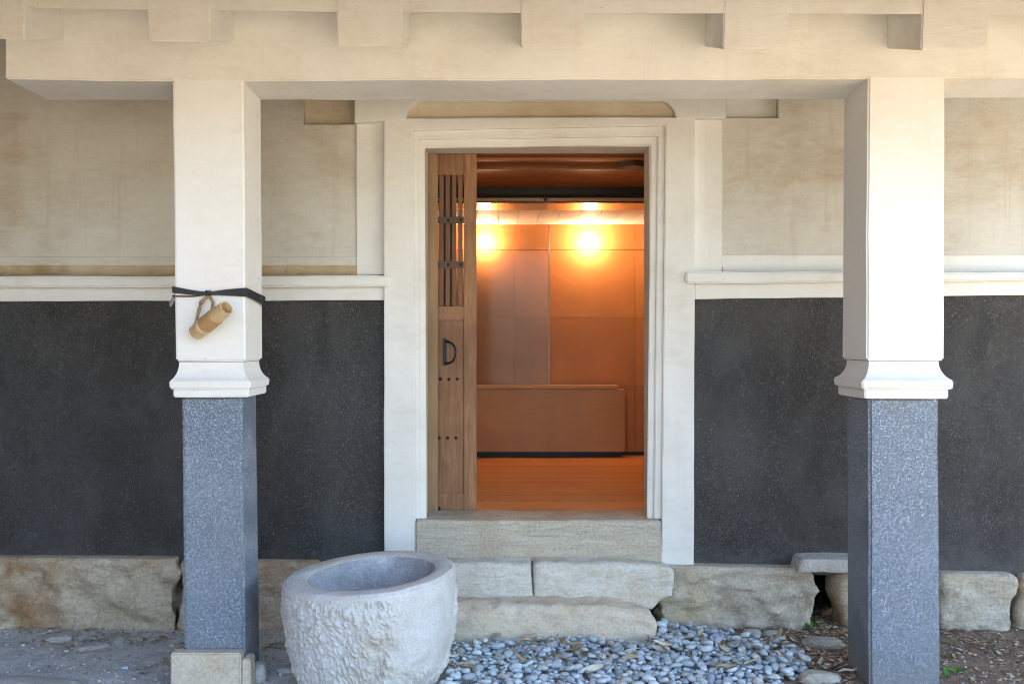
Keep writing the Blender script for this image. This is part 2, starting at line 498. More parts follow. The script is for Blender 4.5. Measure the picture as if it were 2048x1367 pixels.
c = t.mix(t.ramp(n_x, [(.64, 0.0), (.70, .6)]), c, (.55, .53, .49))
M['earth'] = t.out(c, .95, t.bump(t.math('ADD', n_hi, t.math('MULTIPLY', n_mid, 2.0)), .7, .012), .15)

# ------------------------------------------------------------------ ground
def ground_h(x, y):
    if not (-4 < x < 4.4 and 3.2 < y < 5.7): return 0.0
    e = min(smoothstep(-4, -3, x), smoothstep(4.4, 3.4, x) if x > 3.4 else 1, smoothstep(3.2, 3.8, y))
    p = Vector((x, y, 0))
    h = .016 * fbm(p * 2.2, 3) + .007 * fbm(p * 11, 3) + .004 * fbm(p * 34 + Vector((3, 1, 0)), 2)
    return e * h

def axis(lo, hi, a, b, step):
    out = [lo, lo * .5 + a * .5, a - 8, a - 3, a - 1] if lo < a else [a]
    out = sorted(set([lo, a - 60, a - 25, a - 10, a - 4, a - 1.5]))
    n = int((b - a) / step)
    out += [a + (b - a) * i / n for i in range(n + 1)]
    out += [b + 1.5, b + 4, b + 10, b + 25, b + 60, hi]
    return out
gx = axis(-250, 250, -2.7, 3.0, .022); gy = axis(-250, 250, 4.0, 5.5, .022)
bm = bmesh.new()
gv = [[bm.verts.new((x, y, ground_h(x, y))) for y in gy] for x in gx]
for i in range(len(gx) - 1):
    for j in range(len(gy) - 1):
        bm.faces.new((gv[i][j], gv[i + 1][j], gv[i + 1][j + 1], gv[i][j + 1]))
structure(obj('ground', bm, M['earth'], None, smooth=True, sharp=0))

# ------------------------------------------------------------------ the storehouse
DW = 5.36                    # face of the upper plaster wall
FLOOR = H - .915
OX0, OX1, OZ1 = -.411, .740, H + .992      # door opening
XL, XR = -9.0, 3.7
house = thing('storehouse', 'cream plaster storehouse front with dark lower wall, open doorway and porch', 'building', (0, 5.5, 0))
def part(name, bm, m, smooth=False, parent=house, sharp=35, label=None):
    o = obj(name, bm, m, parent, smooth, sharp)
    if label: o['label'] = label
    return o

def cellwall(xs, zs, depth, Db):
    """wall front built of cells at their own depth (None = opening), with the reveals between them"""
    bm = bmesh.new()
    def q(*c): bm.faces.new([bm.verts.new(p) for p in c])
    nx, nz = len(xs) - 1, len(zs) - 1
    def d(i, j):
        if 0 <= i < nx and 0 <= j < nz:
            v = depth(i, j); return Db if v is None else v
        return Db
    for i in range(nx):
        for j in range(nz):
            x0, x1, z0, z1 = xs[i], xs[i + 1], zs[j], zs[j + 1]
            y = d(i, j)
            if depth(i, j) is not None:
                q((x0, y, z0), (x1, y, z0), (x1, y, z1), (x0, y, z1))
                q((x0, Db, z0), (x0, Db, z1), (x1, Db, z1), (x1, Db, z0))
            for k, (a, b) in enumerate((((x1, z0), (x1, z1)), ((x0, z1), (x1, z1)))):
                y2 = d(i + 1, j) if k == 0 else d(i, j + 1)
                if abs(y - y2) > 1e-6:
                    q((a[0], y, a[1]), (b[0], y, b[1]), (b[0], y2, b[1]), (a[0], y2, a[1]))
    bmesh.ops.remove_doubles(bm, verts=bm.verts, dist=1e-5)
    return bm

xs = [XL, PX(607, DW), PX(708, DW), OX0, OX1, PX(1453, DW), PX(1557, DW), XR]
zs = [.29, FLOOR, OZ1, PZ(249.5, DW), PZ(236.5, DW), PZ(150, DW), 3.6]
def wall_depth(i, j):
    if i == 3 and j == 1: return None
    if i == 1 and j in (3, 4): return DW + .055
    if i == 5 and j == 4: return DW + .055
    return DW
part('wall', cellwall(xs, zs, wall_depth, 5.56), M['plaster_wall'])
# ochre backs of the two small niches
part('niche_back', rect(607, 195, 708, 249, DW + .050, DW + .0535, bevel=0), M['plaster_ochre'])
part('niche_back', rect(1453, 195, 1557, 236, DW + .050, DW + .0535, bevel=0), M['plaster_trim'])

def ledge(pL, pR, Df, Db, **k):
    """long band: (px, top, bottom) at both ends"""
    return poly([(pL[0], pL[1]), (pR[0], pR[1]), (pR[0], pR[2]), (pL[0], pL[2])], Df, Db, **k)

# dark lower wall
lo_l = ledge((-2400, 597, 1128), (775, 597, 1128), 5.347, 5.365, bevel=0)
part('dark_wall', lo_l, M['dark_wall'])
part('dark_wall', ledge((1380, 595, 1142), (2450, 585, 1170), 5.347, 5.365, bevel=0), M['dark_wall'])
# bands above it
part('lower_band', ledge((-2400, 570, 608), (769, 570, 600), 5.322, 5.37, bevel=.004, cut=.12, wob=.0035), M['plaster_trim'], True)
part('lower_band', ledge((1389, 560, 598), (2450, 548, 585), 5.322, 5.37, bevel=.004, cut=.12, wob=.0035, seed=4), M['plaster_trim'], True)
part('ledge', ledge((-2400, 558, 578), (779, 551, 573.5), 5.268, 5.37, bevel=.008, seg=3, cut=.10, wob=.004, seed=2), M['plaster_trim'], True)
part('ledge', ledge((1372, 543, 567), (2450, 545, 556), 5.268, 5.37, bevel=.008, seg=3, cut=.10, wob=.004, seed=6), M['plaster_trim'], True)

def cove(a, b, pivot_lo, pivot_hi, proud, reach, flat, vertical, toward):
    """strip with a hollow moulding. runs from a to b (metres) along x (or z); section across the other axis."""
    sec = [(pivot_lo, DW + .003), (pivot_lo, DW - proud)]
    span = pivot_hi - pivot_lo
    c0 = pivot_lo + span * flat
    n = 9
    for i in range(n + 1):
        t_ = i / n * math.pi / 2
        sec.append((c0 + (pivot_hi - c0) * math.sin(t_), DW - proud - (reach - proud) * (1 - math.cos(t_))))
    sec.append((pivot_hi, DW + .003))
    if toward < 0:
        sec = [(pivot_lo + pivot_hi - s, y) for s, y in sec]
    bm = bmesh.new()
    m_ = max(2, int((min(b, 3.5) - max(a, -3.5)) / .12))
    st = [a] + [max(a, -3.5) + (min(b, 3.5) - max(a, -3.5)) * i / m_ for i in range(1, m_)] + [b]
    rings = []
    for s in st:
        rg = []
        for c_, y in sec:
            co = Vector((c_, y, s)) if vertical else Vector((s, y, c_))
            if y < DW: co += .0025 * noise.noise_vector(co * 4)
            rg.append(bm.verts.new(co))
        rings.append(rg)
    for r0, r1 in zip(rings, rings[1:]):
        for i in range(len(sec) - 1):
            bm.faces.new((r0[i], r0[i + 1], r1[i + 1], r1[i]))
    bm.faces.new(rings[0][::-1]); bm.faces.new(rings[-1])
    return bm

zl0, zl1 = PZ(556, DW), PZ(513, DW)
zm = PZ(531, DW)
part('cove_fillet', box(XL, PX(714, DW), DW - .006, DW + .002, zm + .0005, zl1, bevel=.002), M['plaster_wall'])
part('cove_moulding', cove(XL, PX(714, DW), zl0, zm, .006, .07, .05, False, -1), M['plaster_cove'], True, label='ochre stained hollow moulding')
part('cove_moulding', cove(PX(1444, DW), XR, PZ(546, DW), PZ(511, DW), .006, .07, .42, False, -1), M['plaster_trim'], True)
part('upright_moulding', cove(PZ(550, DW), PZ(247, DW), PX(714.5, DW), PX(768, 5.298) + .006, .014, .058, .45, True, 1), M['plaster_trim'], True)
part('upright_moulding', cove(PZ(545, DW), PZ(240, DW), PX(1389, 5.298) - .006, PX(1443, DW), .014, .058, .55, True, -1), M['plaster_trim'], True)

# door surround: plain outer frame and two inner steps
sur = part('door_surround', poly([(768, 1150), (768, 236), (1390, 234), (1388, 1133), (1323, 1131), (1331, 251), (827, 260), (831, 1105)],
     5.298, 5.372, bevel=.005, cut=.14, wob=.003, seed=3), M['plaster_trim'], True)
part('frame_step', poly([(824, 1037), (821, 255), (1336, 246), (1327, 1037), (1308, 1037), (1316, 272), (837, 279), (840, 1037)],
     5.325, 5.3725, bevel=.004, cut=.16, wob=.002, seed=5), M['plaster_trim'], True, sur)
part('frame_step', poly([(834, 1037), (832, 274), (1322, 267), (1316, 1037), (1294, 1037), (1302, 289), (849, 296), (853, 1037)],
     5.348, 5.3735, bevel=.004, cut=.16, wob=.002, seed=8), M['plaster_trim'], True, sur)
# header with a shallow arched panel
arc = [(812 + 36 * (1 - math.cos(a)), 237 - 36 * math.sin(a)) for a in [i / 8 * math.pi / 2 for i in range(9)]]
arc2 = [(1352 - 34 * (1 - math.cos(a)), 237 - 36 * math.sin(a)) for a in [i / 8 * math.pi / 2 for i in range(8, -1, -1)]]
part('header', poly([(709, 245), (709, 160), (1452, 160), (1452, 236), (1352, 236)] + arc2[::-1][1:] + arc[::-1] , 5.285, 5.37, bevel=.004), M['plaster_trim'])
part('header_panel', rect(800, 170, 1362, 242, 5.338, 5.3745, bevel=0), M['plaster_ochre'], label='ochre stained arched panel above the doorway')

# threshold
part('sill', poly([(831, 1040), (1322, 1040), (1322, 1125), (831, 1125)], 5.285, 5.60, bevel=.006, seg=3, cut=.09, wob=.003, seed=9), M['sill'], True)
part('sill_bed', box(OX0 - .1, OX1 + .1, 5.36, 5.60, .30, FLOOR - .006), M['under'])

# ---- foundation stones
found = part('foundation_core', box(XL, PX(1625, 5.52), 5.52, 5.575, -.3, .285), M['under'])
bm = box(PX(1712, 5.52), XR, 5.52, 5.575, -.3, .285)
box(PX(1625, 5.52) - .04, PX(1712, 5.52) + .04, 6.10, 6.15, -.3, .30, bm=bm)
box(PX(1625, 5.52) - .04, PX(1625, 5.52), 5.576, 6.0995, -.3, .30, bm=bm)
box(PX(1712, 5.52), PX(1712, 5.52) + .04, 5.576, 6.0995, -.3, .30, bm=bm)
box(PX(1625, 5.52) - .04, PX(1712, 5.52) + .04, 5.576, 6.15, .301, .33, bm=bm)
part('vent_cavity', bm, M['under'], False, found)
def fstone(top, bot, Df, Db, m, **k):
    return part('foundation_stone', stone_bm(top, bot, Df, Db, flat_top=True, **k), m, True, found, 50)
zb = 1285
fstone([(-520, 1112), (352, 1117)], [(-520, zb), (352, zb)], 5.265, 5.50, M['stone_foot'], r=.03, amp=.030, freq=4.5, seed=1, ridge=.045, step=.014)
fstone([(357, 1120), (640, 1123)], [(357, zb), (640, zb)], 5.285, 5.50, M['stone_foot'], r=.03, amp=.02, freq=5, seed=2, ridge=.025)
fstone([(646, 1123), (900, 1126)], [(646, zb), (900, zb)], 5.285, 5.50, M['stone_foot'], r=.03, amp=.02, freq=5, seed=3, ridge=.02, step=.03)
fstone([(1318, 1130), (1600, 1136), (1632, 1147)], [(1318, zb), (1622, zb)], 5.262, 5.50, M['stone_green'], r=.025, amp=.022, freq=5.5, seed=4, ridge=.045, step=.013)
fstone([(1663, 1148), (1878, 1148)], [(1690, zb), (1878, zb)], 5.30, 5.50, M['stone_foot'], r=.06, amp=.02, freq=5, seed=5, ridge=.02)
fstone([(1880, 1147), (2044, 1150)], [(1880, zb), (2022, zb)], 5.255, 5.50, M['stone_green'], r=.045, amp=.018, freq=4.5, seed=6, ridge=.03, step=.014)
fstone([(2048, 1150), (2330, 1155)], [(2032, zb), (2330, zb)], 5.27, 5.50, M['stone_foot'], r=.03, amp=.02, freq=5, seed=7, ridge=.03)
fstone([(2335, 1155), (2900, 1160)], [(2335, zb), (2900, zb)], 5.27, 5.50, M['stone_foot'], r=.03, amp=.02, freq=5, seed=8, ridge=.02, step=.03)
part('vent_lintel', stone_bm([(1604, 1117), (1770, 1118)], [(1596, 1144), (1770, 1147)], 5.20, 5.49, step=.012, r=.012, amp=.005, freq=9, seed=9), M['flagstone'], True, found, 50)

# ---- porch posts
def post(shaft, neck, slab, band, dark, y, side_depth, lab):
    root = None
    yn, ys0, ys1, yb1 = y
    (tl, tr, bl, br) = shaft
    DF, DB = 4.39, side_depth
    DM = (DF + DB) / 2
    # white shaft
    bm = bmesh.new()
    def ring(l, r_, py, grow=0.0, D0=DF, D1=DB):
        x0, x1 = PX(l, D0), PX(r_, D0); z = PZ(py, D0)
        return [Vector((x0, D0, z)), Vector((x1, D0, z)), Vector((x1, D1, z)), Vector((x0, D1, z))]
    def loft(rings, bevel):
        bm = bmesh.new()
        rv = [[bm.verts.new(c) for c in r_] for r_ in rings]
        for a, b in zip(rv, rv[1:]):
            for k in range(4): bm.faces.new((a[k], a[(k + 1) % 4], b[(k + 1) % 4], b[k]))
        bm.faces.new(rv[0]); bm.faces.new(rv[-1][::-1])
        bmesh.ops.recalc_face_normals(bm, faces=bm.faces)
        if bevel:
            bmesh.ops.bevel(bm, geom=list(bm.edges), offset=bevel, segments=3, affect='EDGES', clamp_overlap=True)
        return bm
    b_ = loft([ring(tl, tr, 150), ring(bl, br, yn)], .008); rough(b_, .11, .003, tl)
    shaft_o = part('porch_post', b_, M['plaster_post'], True, label=lab)
    # capital: hollow neck, slab, lower band. each ring widened evenly to the four sides
    def grown(l, r_, py):
        Dg = DF
        hw = PX(r_, DF) - PX(l, DF); cx = (PX(r_, DF) + PX(l, DF)) / 2
        hd = hw / 2 * (DB - DF) / (PX(br, DF) - PX(bl, DF)) * 1.0
        D0, D1 = DM - hd, DM + hd
        # keep the front arris on the given pixels although the ring stands at its own depth
        x0, x1 = PX(l, D0), PX(r_, D0); z = PZ(py, D0)
        return [Vector((x0, D0, z)), Vector((x1, D0, z)), Vector((x1, D1, z)), Vector((x0, D1, z))]
    rings = []
    n = 8
    for i in range(n + 1):
        a = i / n * math.pi / 2
        k = 1 - math.cos(a); s = math.sin(a)
        rings.append(grown(neck[0] + (slab[0] + 2 - neck[0]) * k, neck[1] + (slab[1] - 2 - neck[1]) * k, yn + 1 + (ys0 - yn - 1) * (s * .6 + .4 * i / n)))
    bm = bmesh.new()
    rv = [[bm.verts.new(c) for c in r_] for r_ in rings]
    for a, b in zip(rv, rv[1:]):
        for k in range(4): bm.faces.new((a[k], a[(k + 1) % 4], b[(k + 1) % 4], b[k]))
    bm.faces.new(rv[0]); bm.faces.new(rv[-1][::-1])
    cap = part('capital', bm, M['plaster_post'], True, shaft_o, 30)
    b_ = loft([grown(slab[0], slab[1], ys0 - 1), grown(slab[0] + 1, slab[1] - 1, ys1)], .006); rough(b_, .1, .002, bl)
    part('capital_slab', b_, M['plaster_post'], True, shaft_o)
    b_ = loft([grown(band[0], band[1], ys1 - 1), grown(band[0], band[1], yb1)], .005); rough(b_, .1, .002, bl)
    part('capital_band', b_, M['plaster_post'], True, shaft_o)
    # grey terrazzo shaft
    (dl, dr, el, er) = dark
    r0 = grown(dl, dr, yb1 - 3); r1 = grown(el, er, 1440)
    for v in r1: v.z = -.2
    b_ = loft([r0, r1], .012); rough(b_, .15, .0025, dl)
    part('lower_shaft', b_, M['grit_post'], True, shaft_o, label='grey speckled terrazzo lower shaft')
    return shaft_o

post((345, 486.5, 350.5, 491), (358.5, 486.5), (337.5, 501), (346, 497), (363, 483, 369, 491), (722.5, 761, 778, 794), 4.70,
     'white plaster post with a cord tied round it')
post((1736.4, 1890, 1733, 1888.7), (1738, 1877), (1723.5, 1908.5), (1728.5, 1898), (1737.5, 1877.5, 1740, 1882), (720.5, 760.5, 778, 797), 4.708,
     'white plaster post without a cord')

# ---- beam, rafter ends, eave
part('beam', poly([(10, 158), (345, 162), (487, 162.5), (700, 160.5), (1200, 159), (1735, 158), (1890, 156), (2240, 155), (2240, -40), (10, -40)], 4.39, 4.70,
     bevel=.006, seg=2, cut=.16, wob=.004, seed=1,
     back=[(92, 200), (345, 200.5), (487, 200.5), (700, 200), (1200, 199.5), (1735, 199), (1890, 197), (2158, 196), (2158, 20), (92, 20)]), M['plaster_trim'], True)
DT = 4.03        # plane of the rafter ends
def prism(x_l, x_r, y_l, y_r, top_z):
    """rafter end: front edge on the given pixels at DT, underside rising inward along the roof slope"""
    bm = bmesh.new()
    rise = .113
    f = [P(x_l[1], y_l, DT), P(x_r[1], y_r, DT), P(x_r[0], -60, DT), P(x_l[0], -60, DT)]
    b = [Vector((v.x, 4.41, v.z + (rise if i < 2 else .2))) for i, v in enumerate(f)]
    fv = [bm.verts.new(v) for v in f]; bv = [bm.verts.new(v) for v in b]
    bm.faces.new(fv); bm.faces.new(bv[::-1])
    for i in range(4): bm.faces.new((fv[i], bv[i], bv[(i + 1) % 4], fv[(i + 1) % 4]))
    bmesh.ops.recalc_face_normals(bm, faces=bm.faces)
    bmesh.ops.bevel(bm, geom=list(bm.edges), offset=.006, segments=2, affect='EDGES', clamp_overlap=True)
    rough(bm, .09, .003, x_l[0])
    return bm
teeth = [(-460, -330, -466, -322, 73, 74), (-85, 48, -85, 49, 75, 80), (289, 422, 297, 420, 82, 85), (670, 806, 673, 803, 91, 93),
         (1040, 1176, 1042, 1166, 97, 97), (1449, 1580, 1446, 1576, 98, 99), (1847, 1985, 1842, 1975, 101, 99), (2230, 2365, 2230, 2360, 100, 100), (2615, 2750, 2615, 2745, 100, 100)]
for a, b, c_, d_, e, f_ in teeth:
    part('rafter_end', prism((a, c_), (b, d_), e, f_, 0), M['plaster_trim'], True)
# fascia in front of the rafters and the soffit behind it
sof = [(-1200, 4), (0, 14), (300, 20), (700, 24), (1100, 27), (1500, 27), (2048, 30), (2900, 34)]
bm = bmesh.new()
fr_, tp_, bk_, bt_ = [], [], [], []
npt = 60
for i in range(npt + 1):
    px = -1200 + 4100 * i / npt
    p = P(px, interp(sof, px), DT + .004); p.z += .003 * noise.noise(p * 4)
    fr_.append(bm.verts.new(p)); tp_.append(bm.verts.new((p.x, p.y, 2.95)))
    bk_.append(bm.verts.new((p.x, 4.41, p.z + .116))); bt_.append(bm.verts.new((p.x, 4.41, 3.1)))
for i in range(npt):
    for a, b in ((fr_, tp_), (bk_, fr_), (bt_, bk_), (tp_, bt_)):
        bm.faces.new((a[i], a[i + 1], b[i + 1], b[i]))
for i in (0, -1): bm.faces.new((fr_[i], tp_[i], bt_[i], bk_[i]))
part('fascia', bm, M['plaster_trim'], True)
# roof slope above, out of the picture
ROOF_R = 4.1
def roof_bm(th):
    bm = bmesh.new()
    a = [(-9.5, 2.9, 2.587), (-9.5, 9.2, 4.6), (-9.5, 9.2, 4.6 + th), (-9.5, 2.9, 2.587 + th)]
    l_ = [bm.verts.new(v) for v in a]; r_ = [bm.verts.new((ROOF_R, v[1], v[2])) for v in a]
    bm.faces.new(l_); bm.faces.new(r_[::-1])
    for i in range(4): bm.faces.new((l_[i], r_[i], r_[(i + 1) % 4], l_[(i + 1) % 4]))
    return bm
part('roof', roof_bm(.12), M['roof'])
# unseen boarded wing, added at the left end to block light from that side
wing = part('shade_wing', box(-3.62, -3.50, -5.0, 5.345, -.2, 5.2), M['under'], label='unseen dark boarded wing added to block light from the left')
k = -5.0
while k < 5.3:
    part('shade_wing_board', box(-3.498, -3.475 + R.uniform(-.002, .002), k, min(k + .196, 5.34), -.02, 5.2, bevel=.003), M['wood_dark'], False, wing)
    k += .2

# ---- inside
DBK = 8.35
inn = part('room_floor', box(-2.6, 2.9, 5.601, 8.6, FLOOR - .14, FLOOR - .022), M['under'])
yy = 5.603; k = 0
while yy < 8.4:
    wd = .118
    part('floorboard', box(-2.6 + .001 * k, 2.9, yy, yy + wd - .003, FLOOR - .020, FLOOR + R.uniform(-.0012, .0006), bevel=.0015), M['wood_floor'], False, inn)
    yy += wd; k += 1
back = part('room_wall', box(-2.6, 2.9, DBK + .0125, DBK + .15, FLOOR - .02, 3.2), M['wood_panel'])
part('side_wall', box(-2.75, -2.602, 5.575, DBK + .15, FLOOR - .3, 3.2), M['wood_dark'])
part('side_wall', box(2.902, 3.05, 5.575, DBK + .15, FLOOR - .3, 3.2), M['wood_dark'])
part('front_lining', cellwall([-2.6, OX0 - .02, OX1 + .02, 2.9], [FLOOR + .001, OZ1 + .02, 3.2], lambda i, j: None if (i == 1 and j == 0) else 5.563, 5.575), M['wood_dark'])
cols = [310, 550, 790, 1030, 1270, 1510, 1750]
rows = [441, 500, 635, 771, 906]
for a, b in zip(cols, cols[1:]):
    for c_, d_ in zip(rows, rows[1:]):
        part('wall_panel', rect(a + .6, c_ + .6, b - .6, d_ - .6, DBK, DBK + .0118, bevel=.0008, seg=1), M['wood_panel'], False, back)
part('skirting', rect(310, 903, 1750, 915, DBK - .02, DBK - .001, bevel=.002), M['black'])
CE = H + .925
ceil = part('room_ceiling', box(-2.6, 2.9, 6.87, DBK + .15, CE + .014, CE + .06), M['under'])
x = -2.6; k = 0
while x < 2.85:
    part('ceiling_tile', box(x + .001, x + .148, 7.342, DBK + .01, CE - .001, CE + .012, bevel=.001), M['tile_white'], False, ceil)
    x += .15
for x0, x1 in ((-2.6, -.95), (-.948, .275), (.277, 1.5), (1.502, 2.9)):
    part('gloss_panel', box(x0, x1, 6.96, 7.338, CE - .012, CE + .011, bevel=.003), M['gloss_dark'], False, ceil)
part('ceiling_rail', box(-2.6, 2.9, 6.905, 6.957, CE - .004, CE + .022, bevel=.004), M['rail_wood'], False, ceil)
part('ceiling_beam', box(-2.6, 2.9, 6.85, 6.90, CE + .024, CE + .10, bevel=.004), M['black'], False, ceil)
part('hanger', box(.255, .278, 6.86, 6.904, CE - .012, CE + .023, bevel=.002), M['black'], False, ceil)
UC = H + 1.0
up = part('loft_floor', box(-2.6, 2.9, 5.575, 6.849, UC + .03, UC + .06), M['under'])
yy = 5.577
while yy < 6.83:
    w_ = min(.21, 6.848 - yy)
    part('loft_board', box(-2.6, 2.9, yy, yy + w_ - .003, UC + R.uniform(-.001, .002), UC + .029, bevel=.002), M['wood_ceiling'], False, up)
    yy += .21
for y0 in (5.71, 6.02):
    part('joist', box(-2.6, 2.9, y0, y0 + .05, UC - .016, UC - .0015, bevel=.002), M['wood_ceiling'], False, up)
# oblique brace at the right
bm = bmesh.new()
vb = [Vector((.66, 5.72, UC - .05)), Vector((1.5, 6.50, UC - .05))]
dr = (vb[1] - vb[0]).normalized(); sd = Vector((-dr.y, dr.x, 0)) * .055
for p in (vb[0], vb[1]): pass
q = [bm.verts.new(p + s * sd + Vector((0, 0, z))) for p in vb for s in (-1, 1) for z in (0, .026)]
for i in ((0, 1, 3, 2), (4, 6, 7, 5), (0, 4, 5, 1), (2, 3, 7, 6), (0, 2, 6, 4), (1, 5, 7, 3)): bm.faces.new([q[k] for k in i])
part('brace', bm, M['wood_dark'], False, up)

def nail(px, py, D, r=.009):
    bm = bmesh.new()
    bmesh.ops.create_uvsphere(bm, u_segments=10, v_segments=6, radius=r)
    c_ = P(px, py, D)
    for v in bm.verts: v.co = Vector((v.co.x, v.co.y * .7, v.co.z)) + c_
    return bm

# ---- sliding door
DD = 5.615
part('door_jamb', rect(853, 300, 875.5, 1026, 5.566, 5.60, bevel=.003), M['wood_jamb'])
part('inner_post', box(PX(886, 5.95), PX(906, 5.95), 5.95, 6.05, FLOOR + .0005, UC - .03), M['wood_dark'])
door = part('sliding_door', rect(928, 306, 953, 1022, DD, DD + .04, bevel=.003, cut=.2, wob=.001), M['wood_door'], True, label='brown wooden sliding door with lattice and iron handle')
def dpart(name, bm, m=M['wood_door'], smooth=False): return part(name, bm, m, smooth, door)
dpart('stile', rect(520, 306, 545, 1022, DD, DD + .04, bevel=.003))
dpart('top_rail', rect(545.3, 306, 927.7, 350, DD + .002, DD + .037, bevel=.002))
dpart('middle_rail', rect(545.3, 612, 927.7, 640, DD - .004, DD + .037, bevel=.006, seg=2))
dpart('bottom_rail', rect(545.3, 985, 927.7, 1022, DD + .001, DD + .037, bevel=.005, seg=2))
x = 929 - 12.7
while x > 545:
    dpart('slat', rect(x, 350.5, x + 8.7, 611.5, DD + .009, DD + .026, bevel=.0015, seg=1), M['wood_slat'])
    x -= 12.7
for y0, y1 in ((433, 447), (522, 536)):
    dpart('crossbar', rect(545.3, y0, 927.7, y1, DD + .027, DD + .036, bevel=.002), M['wood_dark'])
    dpart('crossbar', rect(545.3, y0, 927.7, y1, DD + .001, DD + .0085, bevel=.002), M['wood_dark'])
    for q_ in range(13): dpart('nail', nail(922 - q_ * 25.4, (y0 + y1) / 2, DD + .001, .008), M['iron'], True)
pw = (927.7 - 545.3) / 7
for i in range(7):
    dpart('door_plank', rect(545.3 + pw * i + .3, 640.4, 545.3 + pw * (i + 1) - .3, 984.6, DD + .012, DD + .027, bevel=.0015, seg=1))
hp = catmull([P(891, 684, DD + .011), P(896, 683, DD - .012), P(907, 690, DD - .032), P(911, 704, DD - .036), P(907, 720, DD - .030), P(897, 726, DD - .012), P(891, 725, DD + .011)], 5)
dpart('handle', tube(hp, .0058, 8), M['iron'], True)
dpart('handle_plate', rect(885.5, 676, 893.5, 731, DD + .0085, DD + .0118, bevel=.001), M['iron'])
for px, py in ((881, 757.5), (898, 758), (914.5, 757.5), (878.5, 875), (895.5, 875), (912, 875)):
    dpart('nail', nail(px, py, DD + .012), M['iron'], True)
dpart('knob', nail(877, 1016, DD + .001, .012), M['iron'], True)

# ---- lamps, cabinet and glass in the room
for px, lab in ((758, 'lit round wall lamp hidden behind the door lattice'), (969, 'lit round white wall lamp beside the wooden sliding door'), (1180, 'lit round white wall lamp over the plain panelled wall'), (1391, 'lit round wall lamp behind the right door frame')):
    c_ = P(px, 483.5, DBK - .085)
    root = thing('wall_lamp', lab, 'lamp', (c_.x, DBK, c_.z), 'lamps on the back wall')
    bm = bmesh.new(); bmesh.ops.create_uvsphere(bm, u_segments=24, v_segments=14, radius=.047)
    for v in bm.verts: v.co += c_
    obj('globe', bm, M['lamp'], root, True, 0)
    obj('base', tube([Vector((c_.x, c_.y + .044, c_.z)), Vector((c_.x, DBK - .016, c_.z)), Vector((c_.x, DBK - .014, c_.z)), Vector((c_.x, DBK - .0005, c_.z))], [.022, .022, .04, .04], 16), M['lamp_base'], root, True)
D0c = 8.17
cab = thing('low_cabinet', 'low plywood cabinet on a dark plinth against the back wall', 'cabinet', (PX(1000, D0c), 8.2, FLOOR))
obj('carcass', rect(640, 778, 1250, 903, D0c, 8.30, bevel=.003), M['wood_cabinet'], cab)
obj('plinth', box(PX(645, D0c), PX(1243, D0c), D0c + .03, 8.29, FLOOR + .0008, PZ(903, D0c) - .0005), M['black'], cab)
obj('top_board', rect(636, 770.5, 1237, 777.4, D0c - .012, 8.30, bevel=.003), M['wood_cabinet'], cab)
part_l = rect(640, 445, 1097, 770, 8.26, 8.266, bevel=0)
gp = thing('glass_screen', 'clear glass screen with a thin wooden edge standing on the cabinet', 'screen', (PX(870, 8.12), 8.12, PZ(770, D0c)))
bm = box(PX(640, 8.26), PX(1096, 8.26), 8.256, 8.262, PZ(770.4, D0c) + .001, CE - .0135)
obj('pane', bm, M['glass'], gp)
obj('edge_strip', box(PX(1096.3, 8.26), PX(1099.5, 8.26), 8.25, 8.268, PZ(770.4, D0c) + .001, CE - .0135, bevel=.001), M['rail_wood'], gp)

# ------------------------------------------------------------------ step stones
def loose(o, label, cat, group=None): return tag(o, label, cat, group)
s1 = obj('step_stone', stone_bm([(838, 1127), (1063, 1126)], [(838, 1208), (1066, 1209)], 5.16, 5.45, step=.012, r=.02, amp=.011, freq=7, seed=11), M['stone_step'], None, True, 50)
loose(s1, 'pale dressed step stone below the sill, partly hidden by the basin', 'step')
s2 = obj('step_stone', stone_bm([(1068, 1126), (1310, 1128), (1348, 1138)], [(1066, 1209), (1220, 1210), (1290, 1219), (1305, 1222), (1322, 1204), (1348, 1196)], 5.155, 5.45, step=.012, r=.026, amp=.011, freq=7, seed=12), M['stone_step'], None, True, 50)
loose(s2, 'pale dressed step stone below the sill with a chipped lower corner', 'step')
s3 = obj('step_stone', stone_bm([(800, 1212), (1150, 1211), (1230, 1213), (1300, 1228), (1316, 1245)], [(800, 1300), (1310, 1300)], 4.985, 5.36, step=.012, r=.045, amp=.018, freq=5, seed=13), M['stone_lower'], None, True, 50)
loose(s3, 'long rough tan step stone lying in front of the pebbles, lowest step', 'step')
s3['label'] = 'long rough tan stone block forming the lowest step above the pebbles'

